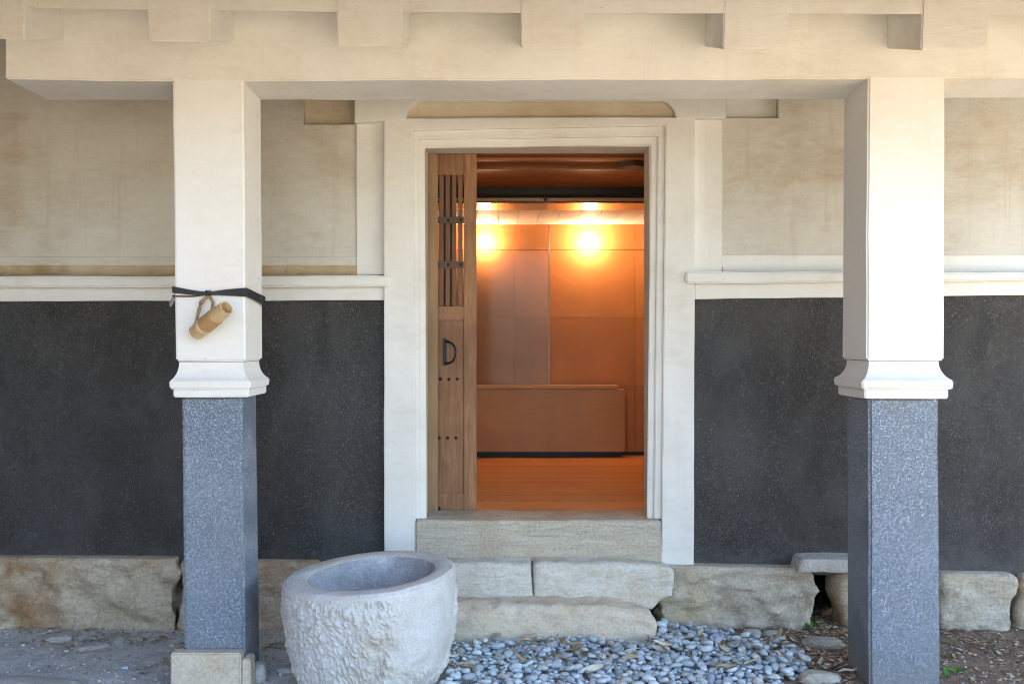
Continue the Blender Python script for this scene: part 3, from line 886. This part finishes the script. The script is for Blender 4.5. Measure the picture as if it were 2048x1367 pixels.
# ------------------------------------------------------------------ stone basin
BC = Vector((PX(742, 4.46), 4.46, 0))
NA, NZ = 640, 180
def basin():
    bm = bmesh.new()
    def rim_z(x, y): return .472 + .070 * x + .045 * y
    def outr(a):          # plan outline, slightly flattened at the right front
        f = smoothstep(.80, .98, math.cos(a - math.radians(-38)))
        return .366 * (1 - .012 * math.sin(3 * a + 1) - .035 * f)
    prof = [(0, .235), (.05, .265), (.10, .290), (.17, .313), (.26, .333), (.42, .352), (.60, .362), (.80, .367), (.92, .368), (1.0, .366)]
    rows = []
    for j in range(NZ + 1):
        v = j / NZ
        row = []
        for i in range(NA):
            a = 2 * math.pi * i / NA + math.pi / 2
            base = interp(prof, v) / .366
            r = outr(a) * base
            ca, sa = math.cos(a), math.sin(a)
            smooth_face = smoothstep(.80, .90, math.cos(a - math.radians(-36))) * smoothstep(.22, .42, v)
            tool = (1 - smoothstep(.91, .965, v + .012 * math.sin(a * 9))) * (1 - .92 * smooth_face)
            s = .36 * (a - 1.5 * math.pi); z = v * .47
            lean = .42 + .35 * noise.noise(Vector((s * 3, z * 3, 1)))
            u_ = s * lean - z * .92; w_ = s * .92 + z * lean
            vo = noise.voronoi(Vector((u_ * 24 + .5 * noise.noise(Vector((s * 9, z * 9, 3))), w_ * 62 + .8 * noise.noise(Vector((s * 20, z * 20, 5))), 4.2)))[0]
            pitt = smoothstep(.0, .55, vo[1] - vo[0])
            ch = .0115 * (pitt - .55) * (.55 + .9 * abs(noise.noise(Vector((s * 7, z * 7, 9))))) + .011 * fbm(Vector((ca * r * 18, sa * r * 18, z * 18)), 5) + .010 * fbm(Vector((ca * r * 5, sa * r * 5, z * 5 + 8)), 3)
            lowbig = .018 * fbm(Vector((ca * 2.2, sa * 2.2, v * 2 + 3)), 3) * (1 - v)
            r += tool * ch + lowbig + .0016 * fbm(Vector((ca * 30, sa * 30, z * 40)), 3)
            # rounded top arris
            top = smoothstep(.955, 1.0, v)
            r -= .012 * top * top
            x, y = r * ca, r * sa
            zz = v * rim_z(x, y) - .03 * (1 - v)
            row.append(bm.verts.new((x, y, zz)))
        rows.append(row)
    # rim and bowl
    inner = [(.345, .002), (.31, .003), (.278, .001), (.268, -.006), (.262, -.02), (.250, -.055), (.225, -.095), (.185, -.125), (.13, -.142), (.065, -.15)]
    for k, (rr, dz) in enumerate(inner):
        row = []
        for i in range(NA):
            a = 2 * math.pi * i / NA + math.pi / 2
            f = outr(a) / .366 if k < 2 else 1.0
            w = rr * f * (1 + .012 * math.sin(2 * a + .5))
            x, y = w * math.cos(a) + (.004 if k > 1 else 0), w * math.sin(a)
            row.append(bm.verts.new((x, y, rim_z(x, y) + dz + .0022 * fbm(Vector((x * 18, y * 18, 1)), 3))))
        rows.append(row)
    for a, b in zip(rows, rows[1:]):
        for i in range(NA):
            f = bm.faces.new((a[i], a[(i + 1) % NA], b[(i + 1) % NA], b[i]))
            f.material_index = 1 if a in rows[NZ + 4:] else 0
    f = bm.faces.new(rows[-1]); f.material_index = 1
    bm.faces.new(rows[0][::-1])
    for v in bm.verts: v.co += BC
    return bm
# bowl hollow as a part of its own
bb = basin()
bowl = bmesh.new()
vm = {}
inner_faces = [f for f in bb.faces if f.material_index == 1]
for f in inner_faces:
    vs_ = []
    for v in f.verts:
        if v not in vm: vm[v] = bowl.verts.new(v.co)
        vs_.append(vm[v])
    bowl.faces.new(vs_)
bmesh.ops.delete(bb, geom=inner_faces, context='FACES')
ba = thing('stone_basin', 'round rough-hewn granite water basin with smooth rim', 'basin', (BC.x, BC.y, 0))
obj('basin_body', bb, M['granite'], ba, True, 60)
obj('bowl', bowl, M['granite_bowl'], ba, True, 60)

# ------------------------------------------------------------------ cord and bamboo vase on the left post
FD = 4.39 - .006
def fpost(px, py, off=0.0): return P(px, py, FD - off)
xr_f, xr_b = PX(491, 4.39) + .006, 4.70
strands = []
for k in range(6):
    yl = 575 + 2.4 * k + (5 if k == 5 else 0); yr = 577 + 2.9 * k
    kn = 586.5 + .8 * (k - 2.5)
    pts = [Vector((PX(350, 4.39) - .006, 4.69, PZ(yl + 5, 4.39))), Vector((PX(350, 4.39) - .007, 4.40, PZ(yl, 4.39))), fpost(352, yl, .002), fpost(385, yl * .5 + kn * .5 + (1.5 if k < 4 else 2), .003), fpost(416, kn, .006),
           fpost(450, kn * .5 + yr * .5 - .5, .003), fpost(488, yr, .002), Vector((xr_f + .001, 4.40, PZ(yr + .6, 4.39))), Vector((xr_f + .003, 4.55, PZ(yr + 1 + 5, 4.39))), Vector((xr_f + .004, 4.70, PZ(yr + 11 + .8 * k, 4.39))),
           Vector((xr_f - .02, 4.712, PZ(yr + 11, 4.39))), Vector((PX(420, 4.39), 4.712, PZ(590, 4.39))), Vector((PX(352, 4.39), 4.712, PZ(yl + 6, 4.39)))]
    strands.append(catmull(pts, 4))
rp = thing('tied_cord', 'black braided cord knotted round the white post', 'cord', (PX(420, 4.39), 4.37, PZ(590, 4.39)))
for s in strands:
    obj('strand', tube(s, .0030, 6), M['rope'], rp, True, 0)
kn = [fpost(416 + 4.0 * math.cos(a * 2.6) , 587 + 5.5 * math.sin(a * 1.7 + .4), .010 + .006 * math.sin(a * 3.1)) for a in [i * .45 for i in range(22)]]
obj('knot', tube(catmull(kn, 3), .0034, 7), M['rope'], rp, True, 0)
obj('tail', tube(catmull([Vector((PX(351, 4.39) - .010, 4.41, PZ(590, 4.39))), P(347, 596, 4.39), P(343.5, 604, 4.388), P(340, 613, 4.386)], 5), [.004, .004, .0045, .005, .0055, .006, .0065, .007, .0075, .008, .0085, .009, .0085, .007, .005, .003][:16], 8), M['rope_end'], rp, True, 0)

bv = thing('bamboo_vase', 'bamboo tube vase bound with cord hanging from the post', 'vase', (PX(425, 4.35), 4.35, PZ(640, 4.35)))
A = P(391.5, 665, 4.352); B = P(453, 615, 4.25)       # axis, lower end to mouth
ax = (B - A).normalized(); L = (B - A).length; rr = .0325
def along(t_, off=Vector((0, 0, 0))): return A + ax * (L * t_) + off
e1 = ax.orthogonal().normalized(); e2 = ax.cross(e1)
def revolve(prof, n=28, cut=None):
    bm = bmesh.new(); rows = []
    for t_, r_ in prof:
        row = []
        for k in range(n):
            a = 2 * math.pi * k / n
            d = math.cos(a) * e1 + math.sin(a) * e2
            row.append(bm.verts.new(A + ax * (L * t_) + d * r_))
        rows.append(row)
    for a, b in zip(rows, rows[1:]):
        for k in range(n): bm.faces.new((a[k], a[(k + 1) % n], b[(k + 1) % n], b[k]))
    return bm, rows
b_, rows_ = revolve([(0, rr * .72), (.0, rr * .98), (.05, rr * 1.0), (.20, rr * 1.02), (.225, rr * 1.10), (.245, rr * 1.10), (.265, rr * 1.0), (.6, rr * .97), (.97, rr * .95), (1.0, rr * .94), (1.0, rr * .76), (.9, rr * .74), (.45, rr * .72)])
b_.faces.new(rows_[0]); b_.faces.new(rows_[-1])
obj('tube', b_, M['bamboo'], bv, True, 40)
# tight cord binding round the middle
hel = []
for i in range(14 * 16 + 1):
    a = i / 16 * 2 * math.pi
    t_ = .30 + .36 * i / (14 * 16)
    hel.append(along(t_) + (math.cos(a) * e1 + math.sin(a) * e2) * rr * 1.02)
obj('binding', tube(hel, .0031, 5), M['rattan'], bv, True, 0)
hp = [P(392, 650, 4.345), P(394, 636, 4.345), P(399, 618, 4.352), P(402, 605, 4.358), P(409, 597, 4.362), P(417.5, 594, 4.366), P(424, 599, 4.362), P(426, 608, 4.352), P(424.5, 618, 4.338), P(422, 626, 4.332)]
hp2 = catmull(hp, 4)
obj('vine_handle', tube([p + .002 * noise.noise_vector(p * 60) for p in hp2], [.0068 + .0018 * noise.noise(p * 50) for p in hp2], 9), M['vine'], bv, True, 0)
for px, py in ((404, 604), (426.5, 614), (391.5, 648)):
    obj('vine_knot', nail(px, py, 4.345, .0095), M['vine'], bv, True, 0)

# ------------------------------------------------------------------ stones and blocks on the ground
o = obj('stone_block', rect(340, 1305, 482, 1430, 4.34, 4.40, bevel=.006, seg=2, cut=.04, wob=.0025), M['block'], None, True)
o.location.z -= 0
tag(o, 'flat buff stone block standing against the grey post foot', 'block')
o = obj('stone_block', rect(482.5, 1318, 500, 1430, 4.352, 4.44, bevel=.006, seg=2, cut=.04, wob=.003, seed=3), M['block'], None, True)
tag(o, 'narrow buff stone chip wedged beside the larger block at the post foot', 'block')
o = obj('stone_block', stone_bm([(493, 1334), (527, 1330)], [(492, 1430), (532, 1430)], 4.45, 4.56, step=.012, r=.03, amp=.006, freq=14, seed=21), M['flagstone'], None, True, 60)
tag(o, 'small rounded grey stone by the right side of the post foot', 'stone')

def cobble(name, px, py, w, d, h, seed, m, label, cat='stone', group=None, rot=0.0, sink=.35, ang=0.0):
    """loose stone resting on the ground, centred on the ground point under the pixel"""
    bm = bmesh.new()
    bmesh.ops.create_icosphere(bm, subdivisions=4, radius=1.0)
    c = G(px, py)
    s = Vector((seed * 3.7, seed, 0))
    for v in bm.verts:
        p = v.co.normalized()
        q = Vector([math.copysign(abs(t_) ** .72, t_) for t_ in p])
        k = 1 + .16 * fbm(p * 1.6 + s, 3) + .04 * fbm(p * 6 + s, 3)
        v.co = Vector((q.x * w / 2 * k, q.y * d / 2 * k, q.z * h / 2 * k))
    bmesh.ops.rotate(bm, verts=bm.verts, cent=(0, 0, 0), matrix=Matrix.Rotation(rot, 3, 'Z') @ Matrix.Rotation(ang, 3, 'Y'))
    gz = ground_h(c.x, c.y)
    for v in bm.verts: v.co += Vector((c.x, c.y, gz + h / 2 - sink * h))
    return tag(obj(name, bm, m, None, True, 0), label, cat, group)

cobble('flat_stone', 115, 1276, .13, .12, .035, 1, M['flagstone'], 'small flat grey stone in dry litter beside the wall footing', sink=.4, rot=.3)
cobble('flat_stone', 182, 1294, .165, .10, .028, 2, M['flagstone'], 'pale flat oval stone half sunk in grey earth', sink=.4, rot=.5)
cobble('flat_stone', 60, 1370, .50, .16, .07, 3, M['flagstone'], 'long pale paving stone edge half buried in the grey earth', sink=.5, rot=-.12)
cobble('loose_stone', 1480, 1250, .128, .08, .07, 4, M['loose'], 'tan squarish loose stone leaning at the foundation stone', sink=.15, ang=-.1)
cobble('loose_stone', 1505, 1272, .085, .08, .045, 5, M['loose'], 'rounded grey cobble at the back edge of the pebbles', sink=.25)
cobble('loose_stone', 1342, 1258, .11, .10, .055, 6, M['loose'], 'grey angular stone beside the end of the lowest step', sink=.3)
cobble('loose_stone', 1546, 1272, .10, .07, .035, 7, M['loose'], 'flat grey-green stone between the pebbles and the green sprout', sink=.3)
cobble('loose_stone', 1645, 1290, .19, .11, .055, 8, M['loose'], 'broad flat stone in the mulch in front of the vent opening', sink=.4, rot=-.3)
cobble('loose_stone', 1640, 1362, .17, .10, .07, 9, M['loose'], 'smooth pale oval stone in the mulch beside the grey post', sink=.35, rot=-.15)
cobble('loose_stone', 940, 1345, .11, .10, .05, 10, M['loose'], 'tan broken stone lying between the basin and the pebbles', sink=.4)
cobble('loose_stone', 1395, 1262, .05, .04, .03, 11, M['loose'], 'small pale stone below the foundation stone, near the step', sink=.3)
cobble('loose_stone', 1421, 1256, .045, .04, .03, 12, M['loose'], 'small grey chip of stone touching the foundation stone', sink=.3)
cobble('loose_stone', 558, 1292, .09, .06, .03, 13, M['loose'], 'pale flat stone in the earth between post and basin', sink=.4)
cobble('loose_stone', 575, 1340, .10, .07, .03, 14, M['flagstone'], 'grey flat stone in the earth at the foot of the basin', sink=.4)
cobble('bark_piece', 1660, 1232, .085, .03, .05, 15, M['vine'], 'reddish brown piece of bark in the vent opening', 'bark', sink=.2, ang=-.5)
cobble('stone_chip', 250, 1335, .032, .022, .014, 16, M['shell'], 'tiny pale blue chip on the grey earth', 'chip', sink=.2)

# ------------------------------------------------------------------ pebble bed
def in_poly(x, y, pg):
    c = False
    for i in range(len(pg)):
        (x0, y0), (x1, y1) = pg[i], pg[i - 1]
        if (y0 > y) != (y1 > y) and x < (x1 - x0) * (y - y0) / (y1 - y0) + x0: c = not c
    return c
BED = [(885, 1440), (893, 1345), (905, 1303), (960, 1297), (1120, 1290), (1300, 1293), (1318, 1272), (1330, 1256), (1360, 1256), (1440, 1272), (1520, 1284), (1575, 1302), (1612, 1328), (1600, 1350), (1560, 1372), (1570, 1440)]
bedw = [(G(x, y).x, G(x, y).y) for x, y in BED]
bx0, bx1 = min(p[0] for p in bedw), max(p[0] for p in bedw); by0, by1 = min(p[1] for p in bedw), max(p[1] for p in bedw)
pmesh = []
for k in range(8):
    bm = bmesh.new()
    bmesh.ops.create_icosphere(bm, subdivisions=2, radius=1.0)
    s = Vector((k * 5.1, 2, 1))
    asp = (1.0, R.uniform(.64, .88), R.uniform(.34, .52))
    for v in bm.verts:
        p = v.co.normalized()
        f = 1 + .17 * noise.noise(p * 1.3 + s)
        v.co = Vector((p.x * asp[0] * f, p.y * asp[1] * f, p.z * asp[2] * f))
    me = bpy.data.meshes.new('pebble'); bm.to_mesh(me); bm.free()
    me.polygons.foreach_set('use_smooth', [True] * len(me.polygons))
    me.materials.append(M['pebble'])
    pmesh.append((me, asp))
placed = []
cell = {}
def neigh(x, y):
    i, j = int(x / .08), int(y / .08)
    for a in (-1, 0, 1):
        for b in (-1, 0, 1):
            yield from cell.get((i + a, j + b), ())
tries = 0
while len(placed) < 1700 and tries < 45000:
    tries += 1
    x, y = R.uniform(bx0, bx1), R.uniform(by0, by1)
    if not in_poly(x, y, bedw): continue
    d_bas = math.hypot(x - BC.x, y - BC.y)
    if d_bas < .30: continue
    sz = R.choice((R.uniform(.010, .018), R.uniform(.017, .026), R.uniform(.022, .032)))
    z = ground_h(x, y) + sz * .36
    rest = 0
    for (x2, y2, z2, s2) in neigh(x, y):
        d = math.hypot(x - x2, y - y2); rs = (sz + s2) * .90
        if d < rs:
            z = max(z, z2 + .56 * math.sqrt(rs * rs - d * d)); rest += 1
    if z > ground_h(x, y) + .046: continue
    placed.append((x, y, z, sz)); cell.setdefault((int(x / .08), int(y / .08)), []).append(placed[-1])
def score(p):
    x, y, z, s = p
    px = CX + x / y * F; py = CY + (H - z) / y * F
    inside = 0 < px < 2048 and py < 1372
    hidden = any(math.hypot(p[0] - q[0], p[1] - q[1]) < .022 and q[2] > p[2] + .008 for q in neigh(p[0], p[1]))
    return (inside, not hidden, s / y)
placed.sort(key=score, reverse=True)
far = bmesh.new()
for k, (x, y, z, s) in enumerate(placed):
    me, asp = R.choice(pmesh)
    mat4 = Matrix.Translation((x, y, z)) @ Matrix.Rotation(R.uniform(0, 6.28), 4, 'Z') @ Matrix.Rotation(R.gauss(0, .22), 4, 'X') @ Matrix.Rotation(R.gauss(0, .22), 4, 'Y') @ Matrix.Scale(s * 1.08, 4)
    if k < 300:
        o = bpy.data.objects.new('pebble', me); COL.objects.link(o)
        o.matrix_world = mat4
        tag(o, 'smooth blue-grey pebble in the bed below the steps', 'pebble', 'pebbles below the steps')
    else:
        n0 = len(far.verts)
        far.from_mesh(me)
        far.verts.ensure_lookup_table()
        for v in far.verts[n0:]: v.co = mat4 @ v.co
o = obj('pebble_bed', far, M['pebble_far'], None, True, 0)
o['kind'] = 'stuff'
tag(o, 'bed of small smooth blue-grey pebbles before the steps', 'pebbles')

# ------------------------------------------------------------------ fallen leaves, litter, sprouts
def over(x, y):
    return max(top_z(x + a, y + b) for a in (-.03, 0, .03) for b in (-.03, 0, .03))
def top_z(x, y):
    z = ground_h(x, y)
    for (x2, y2, z2, s2) in neigh(x, y):
        d = math.hypot(x - x2, y - y2)
        if d < s2: z = max(z, z2 + .5 * math.sqrt(max(0, s2 * s2 - d * d)))
    return z
lmesh = []
for k in range(6):
    bm = bmesh.new()
    n = 9; curl = R.uniform(.1, .55); wdt = R.uniform(.085, .15); bend = R.uniform(-.35, .35)
    rows_ = []
    for i in range(n + 1):
        t_ = i / n; u = t_ - .5
        w_ = wdt * math.sin(math.pi * min(1, max(.02, t_ ** .8))) + .006
        cy = bend * (u * u - .25); cz = curl * u * u + .05 * math.sin(t_ * 7 + k)
        rows_.append([bm.verts.new((u, cy + s * w_, cz + (.35 * w_ if s else 0))) for s in (-1, 0, 1)] )
    top_f = []
    for a, b in zip(rows_, rows_[1:]):
        for j in (0, 1): top_f.append(bm.faces.new((a[j], b[j], b[j + 1], a[j + 1])))
    bmesh.ops.solidify(bm, geom=top_f, thickness=.012)
    bmesh.ops.recalc_face_normals(bm, faces=bm.faces)
    me = bpy.data.meshes.new('dry_leaf'); bm.to_mesh(me); bm.free()
    me.polygons.foreach_set('use_smooth', [True] * len(me.polygons))
    me.materials.append(M['leaf']); lmesh.append(me)
leaf_spots = [(990, 1300), (1045, 1308), (1060, 1296), (1130, 1310), (1145, 1318), (1150, 1330), (1065, 1324), (1225, 1322), (1240, 1312), (1220, 1336), (1215, 1350), (1262, 1340), (1300, 1310), (1345, 1284),
              (1400, 1290), (1480, 1308), (1495, 1300), (1442, 1322), (1455, 1328), (1468, 1346), (1430, 1352), (1545, 1302), (1560, 1292), (1590, 1285), (1600, 1300), (1675, 1340), (1690, 1348), (1660, 1335),
              (900, 1352), (925, 1358), (915, 1340), (1110, 1300), (1175, 1336), (1320, 1325), (1380, 1335), (1620, 1318), (1640, 1328), (1565, 1338), (1350, 1232), (1330, 1222)]
leaf_spots += [(x + R.uniform(-40, 40), min(1362, max(1300, y + R.uniform(-14, 30)))) for x, y in leaf_spots[:34]]
for k, (px, py) in enumerate(leaf_spots):
    c_ = G(px, py)
    o = bpy.data.objects.new('dry_leaf', R.choice(lmesh)); COL.objects.link(o)
    s = R.uniform(.065, .11)
    o.matrix_world = Matrix.Translation((c_.x, c_.y, over(c_.x, c_.y) + .009)) @ Matrix.Rotation(R.uniform(0, 6.28), 4, 'Z') @ Matrix.Rotation(R.gauss(0, .6), 4, 'X') @ Matrix.Rotation(R.gauss(0, .18), 4, 'Y') @ Matrix.Scale(s, 4)
    tag(o, 'narrow pale dry leaf fallen on the pebbles and mulch', 'leaf', 'dry leaves fallen by the pebbles')
left_spots = [(135, 1262), (168, 1268), (330, 1318), (300, 1330), (345, 1290), (60, 1262), (30, 1258), (260, 1250), (290, 1346), (370, 1282), (545, 1240), (535, 1300), (175, 1250)]
for px, py in left_spots:
    c_ = G(px, py)
    o = bpy.data.objects.new('dry_leaf', R.choice(lmesh)); COL.objects.link(o)
    s = R.uniform(.045, .08)
    o.matrix_world = Matrix.Translation((c_.x, c_.y, top_z(c_.x, c_.y) + .003)) @ Matrix.Rotation(R.uniform(0, 6.28), 4, 'Z') @ Matrix.Rotation(R.gauss(0, .15), 4, 'X') @ Matrix.Scale(s, 4)
    tag(o, 'narrow dry leaf lying on the bare grey earth', 'leaf', 'dry leaves on the grey earth')
right_spots = [(1925, 1298), (1930, 1305), (2010, 1308), (2040, 1312), (1960, 1340), (1985, 1325), (1910, 1316), (1945, 1362), (1905, 1262), (2020, 1350)]
for px, py in right_spots:
    c_ = G(px, py)
    o = bpy.data.objects.new('dry_leaf', R.choice(lmesh)); COL.objects.link(o)
    s = R.uniform(.05, .09)
    o.matrix_world = Matrix.Translation((c_.x, c_.y, top_z(c_.x, c_.y) + .004)) @ Matrix.Rotation(R.uniform(0, 6.28), 4, 'Z') @ Matrix.Rotation(R.gauss(0, .15), 4, 'X') @ Matrix.Scale(s, 4)
    tag(o, 'narrow dry leaf on the mulch between the grey post and the far foundation stone', 'leaf', 'dry leaves on the mulch')

def litter(name, count, region, m, label, smin, smax, clump=None):
    bm = bmesh.new()
    pg = [(G(x, y).x, G(x, y).y) for x, y in region]
    x0, x1 = min(p[0] for p in pg), max(p[0] for p in pg); y0, y1 = min(p[1] for p in pg), max(p[1] for p in pg)
    k = 0
    while k < count:
        x, y = R.uniform(x0, x1), R.uniform(y0, y1)
        if not in_poly(x, y, pg): continue
        if clump is not None and noise.noise(Vector((x * clump, y * clump, 7))) + .9 * R.random() < .45: 
            count -= .35; continue
        l_ = R.uniform(smin, smax); w_ = l_ * R.choice((.09, .14, .3, .45)); a = R.uniform(0, 6.28)
        d = Vector((math.cos(a), math.sin(a), R.gauss(0, .16))); n_ = Vector((-d.y, d.x, R.gauss(0, .25)))
        c = Vector((x, y, top_z(x, y) + .003 + R.random() * .005))
        cu = Vector((0, 0, R.uniform(0, .14) * l_))
        v = [bm.verts.new(c + p) for p in (-d * l_ / 2, n_ * w_ / 2 + cu, d * l_ / 2, -n_ * w_ / 2 + cu)]
        t2 = [bm.verts.new(p.co + Vector((0, 0, .0012))) for p in v]
        bm.faces.new(v[::-1]); bm.faces.new(t2)
        for i in range(4): bm.faces.new((v[i], v[(i + 1) % 4], t2[(i + 1) % 4], t2[i]))
        k += 1
    o = obj(name, bm, m, None)
    o['kind'] = 'stuff'
    return tag(o, label, 'litter')
litter('mulch', 3400, [(1330, 1238), (1700, 1215), (1720, 1440), (1560, 1440), (1615, 1335), (1520, 1280), (1340, 1252)], M['litter'], 'brown shredded mulch between the pebbles and the grey post', .010, .045)
litter('mulch', 2300, [(1860, 1235), (2200, 1235), (2200, 1440), (1860, 1440)], M['litter'], 'brown shredded mulch under the far foundation stone beyond the grey post', .010, .040, 2.5)
litter('leaf_litter', 420, [(-60, 1248), (360, 1240), (360, 1275), (200, 1300), (90, 1295), (-60, 1275)], M['litter_pale'], 'dry grass and leaf litter along the brown footing on grey earth', .012, .05, 4)
litter('leaf_litter', 260, [(-60, 1270), (700, 1270), (640, 1440), (-60, 1440)], M['litter_pale'], 'sparse dry bits scattered over the bare grey earth', .006, .026)
litter('leaf_litter', 240, [(895, 1440), (895, 1290), (1300, 1285), (1400, 1260), (1600, 1320), (1560, 1440)], M['litter_pale'], 'dry leaf bits scattered among the blue-grey pebbles', .012, .045)

def gravel(count, region, label):
    bm = bmesh.new()
    pg = [(G(x, y).x, G(x, y).y) for x, y in region]
    x0, x1 = min(p[0] for p in pg), max(p[0] for p in pg); y0, y1 = min(p[1] for p in pg), max(p[1] for p in pg)
    k = 0
    while k < count:
        x, y = R.uniform(x0, x1), R.uniform(y0, y1)
        if not in_poly(x, y, pg): continue
        r_ = .0022 + .006 * R.random() ** 3
        mat4 = Matrix.Translation((x, y, ground_h(x, y) + r_ * .3)) @ Matrix.Rotation(R.uniform(0, 6.28), 4, 'Z') @ Matrix.Diagonal((r_ * R.uniform(1, 1.7), r_, r_ * R.uniform(.5, .9), 1))
        bmesh.ops.create_icosphere(bm, subdivisions=1, radius=1.0, matrix=mat4)
        k += 1
    o = obj('grit', bm, M['grit'], None)
    o['kind'] = 'stuff'
    return tag(o, label, 'grit')
M['grit'] = islands('earth_grit', [(0, (.22, .19, .16)), (.4, (.36, .33, .29)), (.75, (.50, .47, .43)), (1, (.68, .66, .62))], .85)
gravel(2600, [(-60, 1252), (700, 1252), (660, 1440), (-60, 1440)], 'fine pale grit on the bare grey earth')
gravel(900, [(1330, 1250), (2150, 1245), (2150, 1440), (1560, 1440), (1625, 1335), (1530, 1280)], 'fine grit among the brown mulch')
# twigs
for k, (px, py, ln, an) in enumerate(((190, 1305, .14, .5), (118, 1288, .16, -.1), (240, 1256, .18, .35), (1530, 1318, .16, -.5), (1580, 1322, .18, -.4), (1600, 1345, .13, .05), (1410, 1242, .12, .3), (1440, 1258, .12, -.8), (1960, 1290, .15, -.5), (340, 1322, .10, .3))):
    c_ = G(px, py); d = Vector((math.cos(an), math.sin(an), 0))
    z = top_z(c_.x, c_.y) + .005
    pts = [Vector((c_.x, c_.y, z)) + d * ln * (t_ - .5) + Vector((0, 0, .004 * math.sin(t_ * 5 + k))) + .006 * noise.noise_vector(Vector((t_ * 3, k, 0))) for t_ in [i / 6 for i in range(7)]]
    for p in pts: p.z = max(p.z, top_z(p.x, p.y) + .002)
    o = obj('twig', tube(pts, [.0028, .003, .0028, .0026, .0024, .002, .0014], 6), M['vine'], None, True, 0)
    tag(o, 'thin brown twig lying on the ground', 'twig', 'twigs on the ground')

def sprout(px, py, n, hgt, label):
    c_ = G(px, py); c_.z = ground_h(c_.x, c_.y)
    root = thing('green_sprout', label, 'plant', c_)
    for k in range(n):
        a = R.uniform(0, 6.28); tilt = R.uniform(.25, 1.1); ln = hgt * R.uniform(.6, 1.1)
        bm = bmesh.new(); rows_ = []
        d = Vector((math.cos(a) * math.sin(tilt), math.sin(a) * math.sin(tilt), math.cos(tilt))); sd = Vector((-math.sin(a), math.cos(a), 0))
        for i in range(7):
            t_ = i / 6; w_ = .24 * ln * math.sin(math.pi * max(.0, (t_ - .25) / .75)) if t_ > .25 else 0
            w_ = max(w_, .0012)
            p = c_ + d * ln * t_ + Vector((math.cos(a), math.sin(a), -.6)) * ln * .35 * t_ * t_
            rows_.append([bm.verts.new(p - sd * w_), bm.verts.new(p + Vector((0, 0, -.2 * w_))), bm.verts.new(p + sd * w_)])
        fs = []
        for r0, r1 in zip(rows_, rows_[1:]):
            for j in (0, 1): fs.append(bm.faces.new((r0[j], r1[j], r1[j + 1], r0[j + 1])))
        bmesh.ops.solidify(bm, geom=fs, thickness=.0006)
        obj('leaf', bm, M['green'], root, True, 0)
sprout(1622, 1262, 9, .055, 'bright green sprout at the foot of the foundation stone')
sprout(1655, 1268, 4, .03, 'tiny green seedling in the mulch in front of the vent opening')
sprout(1532, 1300, 3, .03, 'tiny green blade growing between the pebbles')
sprout(1988, 1292, 5, .035, 'small green seedling in the mulch below the far foundation stone')
sprout(1916, 1345, 7, .05, 'low green weed at the right of the grey post')
sprout(1895, 1358, 6, .05, 'low green weed touching the foot of the grey post')
sprout(1888, 1293, 4, .03, 'tiny green seedling close behind the grey post')
